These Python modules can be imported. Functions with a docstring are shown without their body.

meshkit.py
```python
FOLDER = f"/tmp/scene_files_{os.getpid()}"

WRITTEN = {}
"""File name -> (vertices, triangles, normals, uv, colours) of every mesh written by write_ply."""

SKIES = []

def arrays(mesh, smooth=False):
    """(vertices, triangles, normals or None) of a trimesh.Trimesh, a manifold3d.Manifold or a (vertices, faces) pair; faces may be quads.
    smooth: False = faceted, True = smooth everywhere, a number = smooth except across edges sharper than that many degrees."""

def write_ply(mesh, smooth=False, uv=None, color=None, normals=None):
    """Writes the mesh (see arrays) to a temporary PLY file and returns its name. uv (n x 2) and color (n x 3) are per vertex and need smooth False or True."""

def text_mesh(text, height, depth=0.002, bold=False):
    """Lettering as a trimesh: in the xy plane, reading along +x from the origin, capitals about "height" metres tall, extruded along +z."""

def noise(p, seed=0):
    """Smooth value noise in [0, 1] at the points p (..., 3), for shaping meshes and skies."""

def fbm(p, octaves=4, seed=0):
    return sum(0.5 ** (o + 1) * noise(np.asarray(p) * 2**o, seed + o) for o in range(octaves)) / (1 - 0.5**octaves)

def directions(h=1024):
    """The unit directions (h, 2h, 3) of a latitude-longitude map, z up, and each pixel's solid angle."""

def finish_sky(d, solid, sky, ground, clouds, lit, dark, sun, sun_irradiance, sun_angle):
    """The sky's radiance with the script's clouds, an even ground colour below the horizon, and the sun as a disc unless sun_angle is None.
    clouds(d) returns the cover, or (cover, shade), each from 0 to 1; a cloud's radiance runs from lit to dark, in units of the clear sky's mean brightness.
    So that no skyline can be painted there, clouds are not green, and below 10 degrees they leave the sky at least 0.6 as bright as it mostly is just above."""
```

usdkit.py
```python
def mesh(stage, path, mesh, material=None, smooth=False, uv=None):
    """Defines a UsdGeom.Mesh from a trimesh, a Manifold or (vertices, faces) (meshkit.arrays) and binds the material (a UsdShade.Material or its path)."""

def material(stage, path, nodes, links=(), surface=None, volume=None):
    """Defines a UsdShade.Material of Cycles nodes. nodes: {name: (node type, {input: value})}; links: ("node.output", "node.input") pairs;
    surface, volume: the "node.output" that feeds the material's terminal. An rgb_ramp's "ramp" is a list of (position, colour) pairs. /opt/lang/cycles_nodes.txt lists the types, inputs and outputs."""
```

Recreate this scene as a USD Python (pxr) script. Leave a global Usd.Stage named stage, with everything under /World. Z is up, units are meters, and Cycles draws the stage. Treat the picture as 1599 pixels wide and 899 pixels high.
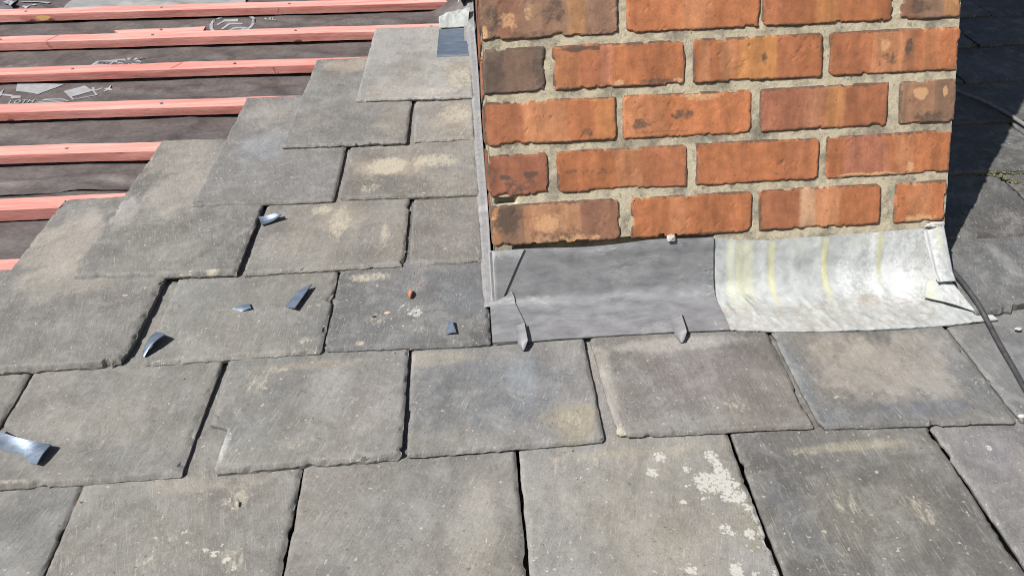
import math, random
import numpy as np, trimesh
import shapely
from shapely.geometry import Polygon, LineString, Point
from scipy.spatial import cKDTree
import usdkit, meshkit
from pxr import Usd, UsdGeom, UsdLux, UsdShade, Sdf, Gf, Vt

stage = Usd.Stage.CreateInMemory()
UsdGeom.SetStageUpAxis(stage, UsdGeom.Tokens.z)
UsdGeom.SetStageMetersPerUnit(stage, 1.0)
UsdGeom.Xform.Define(stage, '/World')
UsdGeom.Scope.Define(stage, '/World/Looks')
rng = np.random.default_rng(7)

# ------------------------------------------------------------------ camera
EXPOSURE = 0.9
cam = UsdGeom.Camera.Define(stage, '/World/camera')
cam.CreateHorizontalApertureAttr(36.0); cam.CreateVerticalApertureAttr(36.0 * 575 / 1024)
cam.CreateFocalLengthAttr(36.0 * 1152.8 / 1599.0)
cam.CreateClippingRangeAttr(Gf.Vec2f(0.02, 500.0))
cam.CreateExposureAttr(EXPOSURE)
CAMPOS = (-0.0151, -1.2185, 0.2930)
Rv, Uv, Fv = (np.array([0.99757326, -0.04692338, -0.05143722]), np.array([0.06033463, 0.21391409, 0.97498743]), np.array([0.03474656, 0.97572484, -0.21622608]))
cam.AddTransformOp().Set(Gf.Matrix4d(*Rv, 0, *Uv, 0, *(-Fv), 0, *CAMPOS, 1))

# ------------------------------------------------------------------ sky and sun
SUN_EL = math.radians(39.0)
SUN_H = np.array([-0.70, -0.714])                       # horizontal direction towards the sun
SUN = np.array([SUN_H[0] * math.cos(SUN_EL), SUN_H[1] * math.cos(SUN_EL), math.sin(SUN_EL)])
sky = UsdLux.DomeLight.Define(stage, '/World/sky')
sky_m = usdkit.material(stage, '/World/Looks/sky_look', {
    's': ('sky_texture', {'sky_type': 'single_scattering', 'sun_disc': False, 'sun_elevation': SUN_EL, 'sun_rotation': math.atan2(SUN[0], SUN[1])}),
    'b': ('background_shader', {'strength': 0.05})}, [('s.color', 'b.color')], surface='b.background')
UsdShade.MaterialBindingAPI.Apply(sky.GetPrim()).Bind(sky_m)
sky.GetPrim().SetCustomDataByKey('kind', 'structure')
sun = UsdLux.DistantLight.Define(stage, '/World/sun')
sun.CreateNormalizeAttr(True); sun.CreateIntensityAttr(1.25); sun.CreateAngleAttr(0.5); sun.CreateColorAttr(Gf.Vec3f(1.0, 0.95, 0.88))
zz = SUN / np.linalg.norm(SUN); xx = np.cross([0, 0, 1.0], zz); xx /= np.linalg.norm(xx); yy = np.cross(zz, xx)
sun.AddTransformOp().Set(Gf.Matrix4d(*xx, 0, *yy, 0, *zz, 0, *(zz * 20), 1))

# ------------------------------------------------------------------ frame of the roof
AL = 0.5111
CA, SA = math.cos(AL), math.sin(AL)
def roof(p):
    p = np.asarray(p, float); u, v, w = p[..., 0], p[..., 1], p[..., 2]
    return np.stack([u, v * CA - w * SA, v * SA + w * CA], -1)
def face(p):                                             # x, z, height out of the chimney front
    p = np.asarray(p, float); return np.stack([p[..., 0], -p[..., 2], p[..., 1]], -1)
fbm, noise = meshkit.fbm, meshkit.noise
def n2(a, b, s, seed=0, oct=3):
    a, b = np.broadcast_arrays(np.asarray(a, float), np.asarray(b, float))
    return fbm(np.stack([a * s, b * s, np.full(a.shape, seed * 3.17 + .5)], -1), oct, seed)
def smooth(x, a, b):
    t = np.clip((x - a) / (b - a), 0, 1); return t * t * (3 - 2 * t)

# ------------------------------------------------------------------ prim helpers
COUNT = {}
def fresh(parent, name):
    k = (parent, name); n = COUNT.get(k, 0); COUNT[k] = n + 1
    return f'{parent}/{name}' if n == 0 else f'{parent}/{name}_{n:03d}'
def meta(prim, label=None, cat=None, group=None, kind=None):
    for k, v in (('label', label), ('category', cat), ('group', group), ('kind', kind)):
        if v: prim.SetCustomDataByKey(k, v)
    return prim
def thing(name, label=None, cat=None, group=None, kind=None, at=(0, 0, 0)):
    x = UsdGeom.Xform.Define(stage, fresh('/World', name))
    meta(x.GetPrim(), label, cat, group, kind); return str(x.GetPath())
def put(parent, name, mesh, mat, smooth=False, attrs=None, label=None, cat=None, group=None, kind=None):
    pick = None
    if attrs and smooth not in (True, False):
        v0 = np.asarray(mesh[0], float); v1, f1, _ = meshkit.arrays(mesh, smooth)
        pick = cKDTree(v0).query(v1)[1]; mesh, smooth = (v1, f1), True
    m = usdkit.mesh(stage, fresh(parent, name), mesh, mat, smooth)
    for k, (typ, val) in (attrs or {}).items():
        val = np.asarray(val) if pick is None else np.asarray(val)[pick]
        api = UsdGeom.PrimvarsAPI(m)
        if typ == 'f': api.CreatePrimvar(k, Sdf.ValueTypeNames.FloatArray, 'vertex').Set(Vt.FloatArray.FromNumpy(np.asarray(val, np.float32)))
        if typ == 'c': api.CreatePrimvar(k, Sdf.ValueTypeNames.Color3fArray, 'vertex').Set(Vt.Vec3fArray.FromNumpy(np.asarray(val, np.float32)))
        if typ == 'v': api.CreatePrimvar(k, Sdf.ValueTypeNames.Float3Array, 'vertex').Set(Vt.Vec3fArray.FromNumpy(np.asarray(val, np.float32)))
    meta(m.GetPrim(), label, cat, group, kind)
    return str(m.GetPath())

# ------------------------------------------------------------------ material helper
def M(name, nodes, links, surface='p.BSDF'):
    return usdkit.material(stage, '/World/Looks/' + name, nodes, links, surface=surface)
def mr(a, b, c=0.0, d=1.0): return ('map_range', {'from_min': a, 'from_max': b, 'to_min': c, 'to_max': d, 'clamp': True})

def slate_look():
    n = {'loc': ('attribute', {'attribute': 'loc'}), 'col': ('attribute', {'attribute': 'tint'}),
         'dust': ('attribute', {'attribute': 'dust'}), 'lich': ('attribute', {'attribute': 'lichen'}),
         'big': ('noise_texture', {'scale': 11.0, 'detail': 5.0, 'roughness': .62, 'distortion': .6}),
         'bigr': mr(.3, .7, .80, 1.2),
         'ms': ('mapping', {'scale': (4.0, 0.8, 1.0)}), 'streak': ('noise_texture', {'scale': 26.0, 'detail': 7.0, 'roughness': .78, 'distortion': .25}),
         'streakr': mr(.3, .72, .90, 1.10),
         'fine': ('noise_texture', {'scale': 420.0, 'detail': 4.0, 'roughness': .75}), 'finer': mr(.28, .72, .80, 1.20),
         'grit': ('noise_texture', {'scale': 135.0, 'detail': 7.0, 'roughness': .8, 'distortion': .4}), 'gritr': mr(.32, .68, .82, 1.18), 'gm': ('mix', {'mix_type': 'multiply', 'fac': 1.0}),
         'a': ('mix', {'mix_type': 'multiply', 'fac': 1.0}), 'b': ('mix', {'mix_type': 'multiply', 'fac': 1.0}), 'c': ('mix', {'mix_type': 'multiply', 'fac': 1.0}),
         # cool and warm drift
         'hue': ('noise_texture', {'scale': 6.0, 'detail': 3.0}), 'huer': ('rgb_ramp', {'ramp': [(0.0, (.92, .98, 1.06)), (.5, (1, 1, 1)), (.65, (1.02, 1.0, .97)), (1.0, (1.06, 1.0, .92))]}),
         'h': ('mix', {'mix_type': 'multiply', 'fac': 1.0}),
         # dust: cream dirt caught in the riven surface
         'dn': ('noise_texture', {'scale': 85.0, 'detail': 9.0, 'roughness': .8, 'distortion': .6}), 'mdu': ('mapping', {'scale': (1.7, .8, 1.0)}),
         'ds': ('math', {'math_type': 'add'}), 'dm': mr(.95, 1.12, 0, .8),
         'dmix': ('mix', {'color2': (.285, .262, .212)}),
         # chalky bloom and darker worn places, both with crisp edges
         'bl': ('noise_texture', {'scale': 21.0, 'detail': 11.0, 'roughness': .78, 'distortion': .5}), 'blm': mr(.48, .62, 0, .32), 'blx': ('mix', {'color2': (.222, .221, .218)}),
         'wn': ('noise_texture', {'scale': 15.0, 'detail': 11.0, 'roughness': .76, 'distortion': .8}), 'wnm': mr(.455, .36, 0, .34), 'wnx': ('mix', {'color2': (.075, .075, .074)}), 'mof': ('mapping', {'location': (3.3, 1.7, 2.0), 'scale': (1.25, .8, 1.0)}),
         # fine pale scratches along the slope
         'msc': ('mapping', {'scale': (9.0, .55, 1.0)}), 'scn': ('noise_texture', {'scale': 60.0, 'detail': 3.0, 'roughness': .8}), 'scm': mr(.58, .70, 0, .5), 'smix': ('mix', {'color2': (.28, .265, .235)}),
         # pale specks
         'spv': ('noise_texture', {'scale': 190.0, 'detail': 2.0, 'roughness': .4}), 'spm': mr(.70, .74, 0, .55), 'spx': ('mix', {'color2': (.34, .32, .27)}),
         'dkm': mr(.295, .255, 0, .6), 'dkx': ('mix', {'color2': (.045, .042, .04)}),
         # lichen
         'ln': ('noise_texture', {'scale': 240.0, 'detail': 5.0, 'roughness': .72}), 'ls': ('math', {'math_type': 'add'}), 'lm': mr(1.0, 1.07, 0, .82), 'lmix': ('mix', {'color2': (.325, .325, .305)}),
         'bh': ('math', {'math_type': 'add'}), 'bh2': ('math', {'math_type': 'multiply', 'value2': .55}),
         'bump': ('bump', {'strength': .7, 'distance': .0013}),
         'p': ('principled_bsdf', {'roughness': .72, 'specular_ior_level': .35})}
    l = [('loc.vector', 'big.vector'), ('loc.vector', 'ms.vector'), ('ms.vector', 'streak.vector'), ('loc.vector', 'fine.vector'), ('loc.vector', 'hue.vector'),
         ('big.fac', 'bigr.value'), ('streak.fac', 'streakr.value'), ('fine.fac', 'finer.value'), ('hue.fac', 'huer.fac'),
         ('col.color', 'a.color1'), ('bigr.result', 'a.color2'), ('a.color', 'b.color1'), ('streakr.result', 'b.color2'), ('b.color', 'c.color1'), ('finer.result', 'c.color2'),
         ('loc.vector', 'grit.vector'), ('grit.fac', 'gritr.value'), ('c.color', 'gm.color1'), ('gritr.result', 'gm.color2'), ('gm.color', 'h.color1'), ('huer.color', 'h.color2'),
         ('mof.vector', 'wn.vector'), ('loc.vector', 'mof.vector'), ('loc.vector', 'bl.vector'), ('bl.fac', 'blm.value'), ('wn.fac', 'wnm.value'), ('h.color', 'blx.color1'), ('blm.result', 'blx.fac'), ('blx.color', 'wnx.color1'), ('wnm.result', 'wnx.fac'), ('loc.vector', 'mdu.vector'), ('mdu.vector', 'dn.vector'), ('dn.fac', 'ds.value1'), ('dust.fac', 'ds.value2'), ('ds.value', 'dm.value'), ('wnx.color', 'dmix.color1'), ('dm.result', 'dmix.fac'),
         ('loc.vector', 'msc.vector'), ('msc.vector', 'scn.vector'), ('scn.fac', 'scm.value'), ('dmix.color', 'smix.color1'), ('scm.result', 'smix.fac'),
         ('loc.vector', 'spv.vector'), ('spv.fac', 'spm.value'), ('smix.color', 'spx.color1'), ('spm.result', 'spx.fac'),
         ('spv.fac', 'dkm.value'), ('spx.color', 'dkx.color1'), ('dkm.result', 'dkx.fac'),
         ('loc.vector', 'ln.vector'), ('ln.fac', 'ls.value1'), ('lich.fac', 'ls.value2'), ('ls.value', 'lm.value'), ('dkx.color', 'lmix.color1'), ('lm.result', 'lmix.fac'),
         ('fine.fac', 'bh2.value1'), ('bh2.value', 'bh.value1'), ('streak.fac', 'bh.value2'), ('bh.value', 'bump.height'), ('bump.normal', 'p.normal'), ('lmix.color', 'p.base_color')]
    return M('slate', n, l)
SLATE = slate_look()

def brick_look():
    n = {'loc': ('attribute', {'attribute': 'loc'}), 'col': ('attribute', {'attribute': 'tint'}), 'burn': ('attribute', {'attribute': 'burn'}), 'pale': ('attribute', {'attribute': 'pale'}),
         'mb': ('mapping', {'scale': (1.0, .22, 1.0)}), 'band': ('noise_texture', {'scale': 34.0, 'detail': 3.0, 'roughness': .6}), 'bandr': mr(.32, .68, .74, 1.26),
         'mid': ('noise_texture', {'scale': 60.0, 'detail': 6.0, 'roughness': .65}), 'midr': mr(.28, .72, .78, 1.22),
         'fine': ('noise_texture', {'scale': 700.0, 'detail': 3.0, 'roughness': .7}), 'finer': mr(.25, .75, .78, 1.22),
         'a': ('mix', {'mix_type': 'multiply', 'fac': 1.0}), 'b': ('mix', {'mix_type': 'multiply', 'fac': 1.0}), 'c': ('mix', {'mix_type': 'multiply', 'fac': 1.0}),
         'pn': ('noise_texture', {'scale': 190.0, 'detail': 6.0, 'roughness': .75}), 'ps': ('math', {'math_type': 'add'}), 'pm': mr(.92, 1.12, 0, .85), 'pmix': ('mix', {'color2': (.37, .22, .12)}),
         'bn': ('noise_texture', {'scale': 110.0, 'detail': 7.0, 'roughness': .72}), 'bs': ('math', {'math_type': 'add'}), 'bm': mr(.94, 1.16, 0, .88), 'bmix': ('mix', {'color2': (.060, .042, .033)}),
         'pit': ('noise_texture', {'scale': 150.0, 'detail': 2.0, 'roughness': .5}), 'pitm': mr(.315, .27, 0, .85), 'pitx': ('mix', {'color2': (.10, .05, .035)}),
         'bh': ('math', {'math_type': 'multiply_add', 'value2': 1.2}),
         'bump': ('bump', {'strength': .8, 'distance': .0006}), 'p': ('principled_bsdf', {'roughness': .8, 'specular_ior_level': .25})}
    l = [('loc.vector', 'mb.vector'), ('mb.vector', 'band.vector'), ('band.fac', 'bandr.value'), ('loc.vector', 'mid.vector'), ('mid.fac', 'midr.value'), ('loc.vector', 'fine.vector'), ('fine.fac', 'finer.value'),
         ('col.color', 'a.color1'), ('bandr.result', 'a.color2'), ('a.color', 'b.color1'), ('midr.result', 'b.color2'), ('b.color', 'c.color1'), ('finer.result', 'c.color2'),
         ('loc.vector', 'pn.vector'), ('pn.fac', 'ps.value1'), ('pale.fac', 'ps.value2'), ('ps.value', 'pm.value'), ('c.color', 'pmix.color1'), ('pm.result', 'pmix.fac'),
         ('loc.vector', 'bn.vector'), ('bn.fac', 'bs.value1'), ('burn.fac', 'bs.value2'), ('bs.value', 'bm.value'), ('pmix.color', 'bmix.color1'), ('bm.result', 'bmix.fac'),
         ('loc.vector', 'pit.vector'), ('pit.fac', 'pitm.value'), ('bmix.color', 'pitx.color1'), ('pitm.result', 'pitx.fac'),
         ('fine.fac', 'bh.value1'), ('mid.fac', 'bh.value3'), ('bh.value', 'bump.height'), ('bump.normal', 'p.normal'), ('pitx.color', 'p.base_color')]
    return M('brick', n, l)
BRICK = brick_look()

def mortar_look():
    n = {'g': ('geometry', {}), 'big': ('noise_texture', {'scale': 17.0, 'detail': 8.0, 'roughness': .7}), 'ramp': ('rgb_ramp', {'ramp': [(.30, (.085, .08, .066)), (.43, (.20, .180, .140)), (.52, (.305, .272, .205)), (.75, (.355, .32, .24))]}),
         'gr': ('noise_texture', {'scale': 430.0, 'detail': 4.0, 'roughness': .8}), 'grr': mr(.27, .73, .66, 1.3), 'a': ('mix', {'mix_type': 'multiply', 'fac': 1.0}),
         'dk': ('noise_texture', {'scale': 90.0, 'detail': 6.0, 'roughness': .7}), 'dkm': mr(.58, .68, 0, .7), 'dkx': ('mix', {'color2': (.075, .068, .055)}),
         'bh': ('math', {'math_type': 'multiply_add', 'value2': .5}), 'bump': ('bump', {'strength': .7, 'distance': .002}), 'p': ('principled_bsdf', {'roughness': .95, 'specular_ior_level': .15})}
    l = [('g.position', 'big.vector'), ('big.fac', 'ramp.fac'), ('g.position', 'gr.vector'), ('gr.fac', 'grr.value'), ('ramp.color', 'a.color1'), ('grr.result', 'a.color2'), ('g.position', 'dk.vector'), ('dk.fac', 'dkm.value'),
         ('a.color', 'dkx.color1'), ('dkm.result', 'dkx.fac'), ('gr.fac', 'bh.value1'), ('dk.fac', 'bh.value3'), ('bh.value', 'bump.height'), ('bump.normal', 'p.normal'), ('dkx.color', 'p.base_color')]
    return M('mortar', n, l)
MORTAR = mortar_look()

def lead_look(name, base, dark, metallic, rough, streak=(1.0, 9.0, 1.0), spots=False):
    n = {'loc': ('attribute', {'attribute': 'loc'}), 'white': ('attribute', {'attribute': 'white'}), 'yel': ('attribute', {'attribute': 'yellow'}), 'dirt': ('attribute', {'attribute': 'dirt'}),
         'm': ('mapping', {'scale': streak}), 'st': ('noise_texture', {'scale': 20.0, 'detail': 7.0, 'roughness': .68, 'distortion': .4}), 'ramp': ('rgb_ramp', {'ramp': [(.32, dark), (.68, base)]}),
         'fine': ('noise_texture', {'scale': 480.0, 'detail': 4.0, 'roughness': .75}), 'finer': mr(.27, .73, .86, 1.14), 'a': ('mix', {'mix_type': 'multiply', 'fac': 1.0}),
         'wn': ('noise_texture', {'scale': 70.0, 'detail': 9.0, 'roughness': .78, 'distortion': .5}), 'ws': ('math', {'math_type': 'add'}), 'wm': mr(.90, 1.14, 0, .5) if not spots else mr(.92, 1.08, 0, .9), 'wx': ('mix', {'color2': (.37, .385, .395)}),
         'ym': ('math', {'math_type': 'multiply'}), 'ynr': mr(.30, .55, .55, 1.0), 'yx': ('mix', {'color2': (.42, .41, .23)}),
         'dn': ('noise_texture', {'scale': 85.0, 'detail': 7.0, 'roughness': .7}), 'dsum': ('math', {'math_type': 'add'}), 'dm': mr(.96, 1.2, 0, .8), 'dx': ('mix', {'color2': (.20, .178, .150)}),
         'sp': ('noise_texture', {'scale': 230.0, 'detail': 3.0, 'roughness': .6}), 'spm': mr(.34, .27, 0, .6 if spots else .0), 'spx': ('mix', {'color2': (.22, .21, .19)}),
         'rg': mr(.3, .7, rough - .08, rough + .08),
         'bh': ('math', {'math_type': 'multiply_add', 'value2': .35}), 'bump': ('bump', {'strength': .45, 'distance': .0016}), 'p': ('principled_bsdf', {'metallic': metallic, 'specular_ior_level': .4})}
    l = [('loc.vector', 'm.vector'), ('m.vector', 'st.vector'), ('st.fac', 'ramp.fac'), ('loc.vector', 'fine.vector'), ('fine.fac', 'finer.value'), ('ramp.color', 'a.color1'), ('finer.result', 'a.color2'),
         ('m.vector', 'wn.vector'), ('wn.fac', 'ws.value1'), ('white.fac', 'ws.value2'), ('ws.value', 'wm.value'), ('a.color', 'wx.color1'), ('wm.result', 'wx.fac'),
         ('wn.fac', 'ynr.value'), ('ynr.result', 'ym.value1'), ('yel.fac', 'ym.value2'), ('wx.color', 'yx.color1'), ('ym.value', 'yx.fac'),
         ('loc.vector', 'dn.vector'), ('dn.fac', 'dsum.value1'), ('dirt.fac', 'dsum.value2'), ('dsum.value', 'dm.value'), ('yx.color', 'dx.color1'), ('dm.result', 'dx.fac'),
         ('loc.vector', 'sp.vector'), ('sp.fac', 'spm.value'), ('dx.color', 'spx.color1'), ('spm.result', 'spx.fac'),
         ('st.fac', 'rg.value'), ('rg.result', 'p.roughness'), ('fine.fac', 'bh.value1'), ('st.fac', 'bh.value3'), ('bh.value', 'bump.height'), ('bump.normal', 'p.normal'), ('spx.color', 'p.base_color')]
    return M(name, n, l)
LEAD_NEW = lead_look('lead_new', (.178, .181, .192), (.104, .107, .117), .14, .53, (1.1, 2.6, 1.0))
LEAD_OLD = lead_look('lead_old', (.31, .325, .328), (.19, .207, .21), .0, .85, (2.0, 2.0, 1.0), True)
LEAD_CUT = lead_look('lead_cut', (.135, .168, .22), (.075, .10, .142), .42, .42, (1.0, 2.5, 1.0))
LEAD_SOAK = lead_look('lead_soaker_look', (.205, .205, .21), (.135, .135, .14), .1, .55, (2., 5., 1.))

def simple(name, c1, c2, scale, rough=.7, fine=.15, bump=.001, stretch=(1, 1, 1), spec=.3, metallic=0.):
    n = {'g': ('geometry', {}), 'm': ('mapping', {'scale': stretch}), 'n': ('noise_texture', {'scale': scale, 'detail': 6.0, 'roughness': .65}), 'r': ('rgb_ramp', {'ramp': [(.3, c1), (.7, c2)]}),
         'f': ('noise_texture', {'scale': scale * 9, 'detail': 3.0, 'roughness': .7}), 'fr': mr(.27, .73, 1 - fine, 1 + fine), 'a': ('mix', {'mix_type': 'multiply', 'fac': 1.0}),
         'bump': ('bump', {'strength': .6, 'distance': bump}), 'p': ('principled_bsdf', {'roughness': rough, 'specular_ior_level': spec, 'metallic': metallic})}
    l = [('g.position', 'm.vector'), ('m.vector', 'n.vector'), ('n.fac', 'r.fac'), ('m.vector', 'f.vector'), ('f.fac', 'fr.value'), ('r.color', 'a.color1'), ('fr.result', 'a.color2'), ('f.fac', 'bump.height'), ('bump.normal', 'p.normal'), ('a.color', 'p.base_color')]
    return M(name, n, l)
FELT = simple('felt', (.036, .031, .031), (.094, .082, .080), 10.0, .6, .28, .0008, (1.0, 1.6, 1.6), .35)
FELT_PALE = simple('felt_pale', (.15, .155, .155), (.24, .24, .24), 14.0, .4, .1, .0006, (1, 3, 3), .5)
PRINT = simple('print_white', (.17, .175, .19), (.24, .245, .265), 60.0, .6)
PRINT_DARK = simple('print_dark', (.06, .055, .065), (.085, .075, .085), 60.0, .6)
BAT = [simple(f'batten_red_{k}', c1, c2, 30.0, .8, .24, .001, (.10, 2.0, 2.0), .2) for k, (c1, c2) in enumerate([((.36, .122, .108), (.54, .272, .242)), ((.38, .135, .118), (.56, .285, .255)), ((.345, .112, .10), (.52, .255, .225))])]
KNOT = simple('knot_stain', (.42, .16, .13), (.52, .22, .18), 80.0, .7)
SPLIT = simple('batten_split', (.16, .05, .04), (.22, .07, .05), 80.0, .9)
YELLOW_MARK = simple('yellow_mark', (.62, .42, .12), (.66, .42, .22), 90.0, .7)
CABLE = simple('cable_black', (.022, .022, .025), (.05, .05, .055), 120.0, .45, .1, .0004)
CABLE2 = simple('cable_grey', (.10, .10, .105), (.16, .16, .165), 120.0, .5, .1, .0004)
CHIP = simple('chip_orange', (.26, .09, .045), (.40, .17, .09), 180.0, .85)
CHIP_PALE = simple('chip_pale', (.27, .18, .14), (.40, .30, .24), 200.0, .85)
LUMP = simple('mortar_lump_look', (.26, .255, .24), (.42, .415, .40), 140.0, .9, .2, .002)
MOSS = simple('moss_look', (.05, .052, .024), (.17, .165, .075), 220.0, .95, .35, .004)
DECK = simple('deck_look', (.05, .045, .04), (.08, .07, .06), 5.0, .9)
GROUND = simple('ground_look', (.10, .10, .09), (.16, .15, .13), .4, .95)
DRIED = simple('dried_look', (.20, .18, .15), (.34, .31, .27), 300.0, .9)

# ------------------------------------------------------------------ meshes
def nodes_axis(length, step, edge=True, dense=None):
    """Positions 0..length, finer near both ends (chamfers)."""
    fine = [0, .0018, .004, .0065, .0095, .0135]
    a = np.array(fine); inner = np.arange(.0185, length - .0135, step)
    if len(inner) and length - .0135 - inner[-1] < step * .4: inner = inner[:-1]
    return np.unique(np.concatenate([a, inner, length - a]))
def grid_faces(n, m):
    i = np.arange(n * m).reshape(n, m)
    a, b, c, d = i[:-1, :-1].ravel(), i[1:, :-1].ravel(), i[1:, 1:].ravel(), i[:-1, 1:].ravel()
    return np.concatenate([np.stack([a, b, c], 1), np.stack([a, c, d], 1)])
def border(n, m):
    i = np.arange(n * m).reshape(n, m)
    return np.concatenate([i[:-1, 0], i[-1, :-1], i[:0:-1, -1], i[0, :0:-1]])     # counter-clockwise seen from +h
def wall_rings(V, loop, depths, jit, seed, heights=None):
    """Adds side walls below the border LOOP; depths: list of (dh or None for absolute fn)."""
    r = np.random.default_rng(seed); P = V[loop]; k = len(loop)
    c = P[:, :2].mean(0); out = P[:, :2] - c; out /= np.linalg.norm(out, axis=1, keepdims=True) + 1e-9
    rings = []
    for j, h in enumerate(depths):
        Q = P.copy(); Q[:, 2] = h
        if 0 < j: Q[:, :2] += out * ((noise(np.stack([P[:, 0] * 160, P[:, 1] * 160, np.full(k, j * 7.3 + seed)], -1), seed) - .5) * 2 * jit)[:, None]
        if j == 0: Q = P.copy()
        rings.append(Q)
    base = len(V); F = []
    for j in range(len(rings) - 1):
        a = base + j * k + np.arange(k); b = base + j * k + (np.arange(k) + 1) % k
        F += [np.stack([a, a + k, b], 1), np.stack([b, a + k, b + k], 1)]
    R = np.concatenate(rings); last = base + (len(rings) - 1) * k
    cen = len(V) + len(R); Vn = np.concatenate([V, R, [rings[-1].mean(0)]])
    a = last + np.arange(k); b = last + (np.arange(k) + 1) % k
    F.append(np.stack([b, a, np.full(k, cen)], 1))
    return Vn, np.concatenate(F)
def shell(P, thick, up):
    """A grid of points (n, m, 3) made into a sheet; UP (n, m, 3) unit offsets of its outer side."""
    n, m = P.shape[:2]; V = P.reshape(-1, 3); B = (P - up * thick).reshape(-1, 3)
    f = grid_faces(n, m); loop = border(n, m); k = len(loop)
    T1, T2 = V[loop], B[loop]; o = 2 * len(V)
    a = o + np.arange(k); b = o + (np.arange(k) + 1) % k
    side = np.concatenate([np.stack([a, a + k, b], 1), np.stack([b, a + k, b + k], 1)])
    return np.concatenate([V, B, T1, T2]), np.concatenate([f, f[:, ::-1] + len(V), side])
def grid_normals(P):
    a = np.gradient(P, axis=0); b = np.gradient(P, axis=1); n = np.cross(a, b)
    return n / (np.linalg.norm(n, axis=-1, keepdims=True) + 1e-12)

# ------------------------------------------------------------------ the ground far below and the deck under the felt
gv = np.array([[-60, -60, -6], [60, -60, -6], [60, 60, -6], [-60, 60, -6]], float)
put('/World', 'ground', (gv, [[0, 1, 2], [0, 2, 3]]), GROUND, kind='structure')
dk = trimesh.creation.box((5.2, 4.6, .02)); dv = np.array(dk.vertices) + [0.1, 1.4, -.105]
put('/World', 'roof_deck', (roof(dv), dk.faces), DECK, kind='structure')

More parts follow.
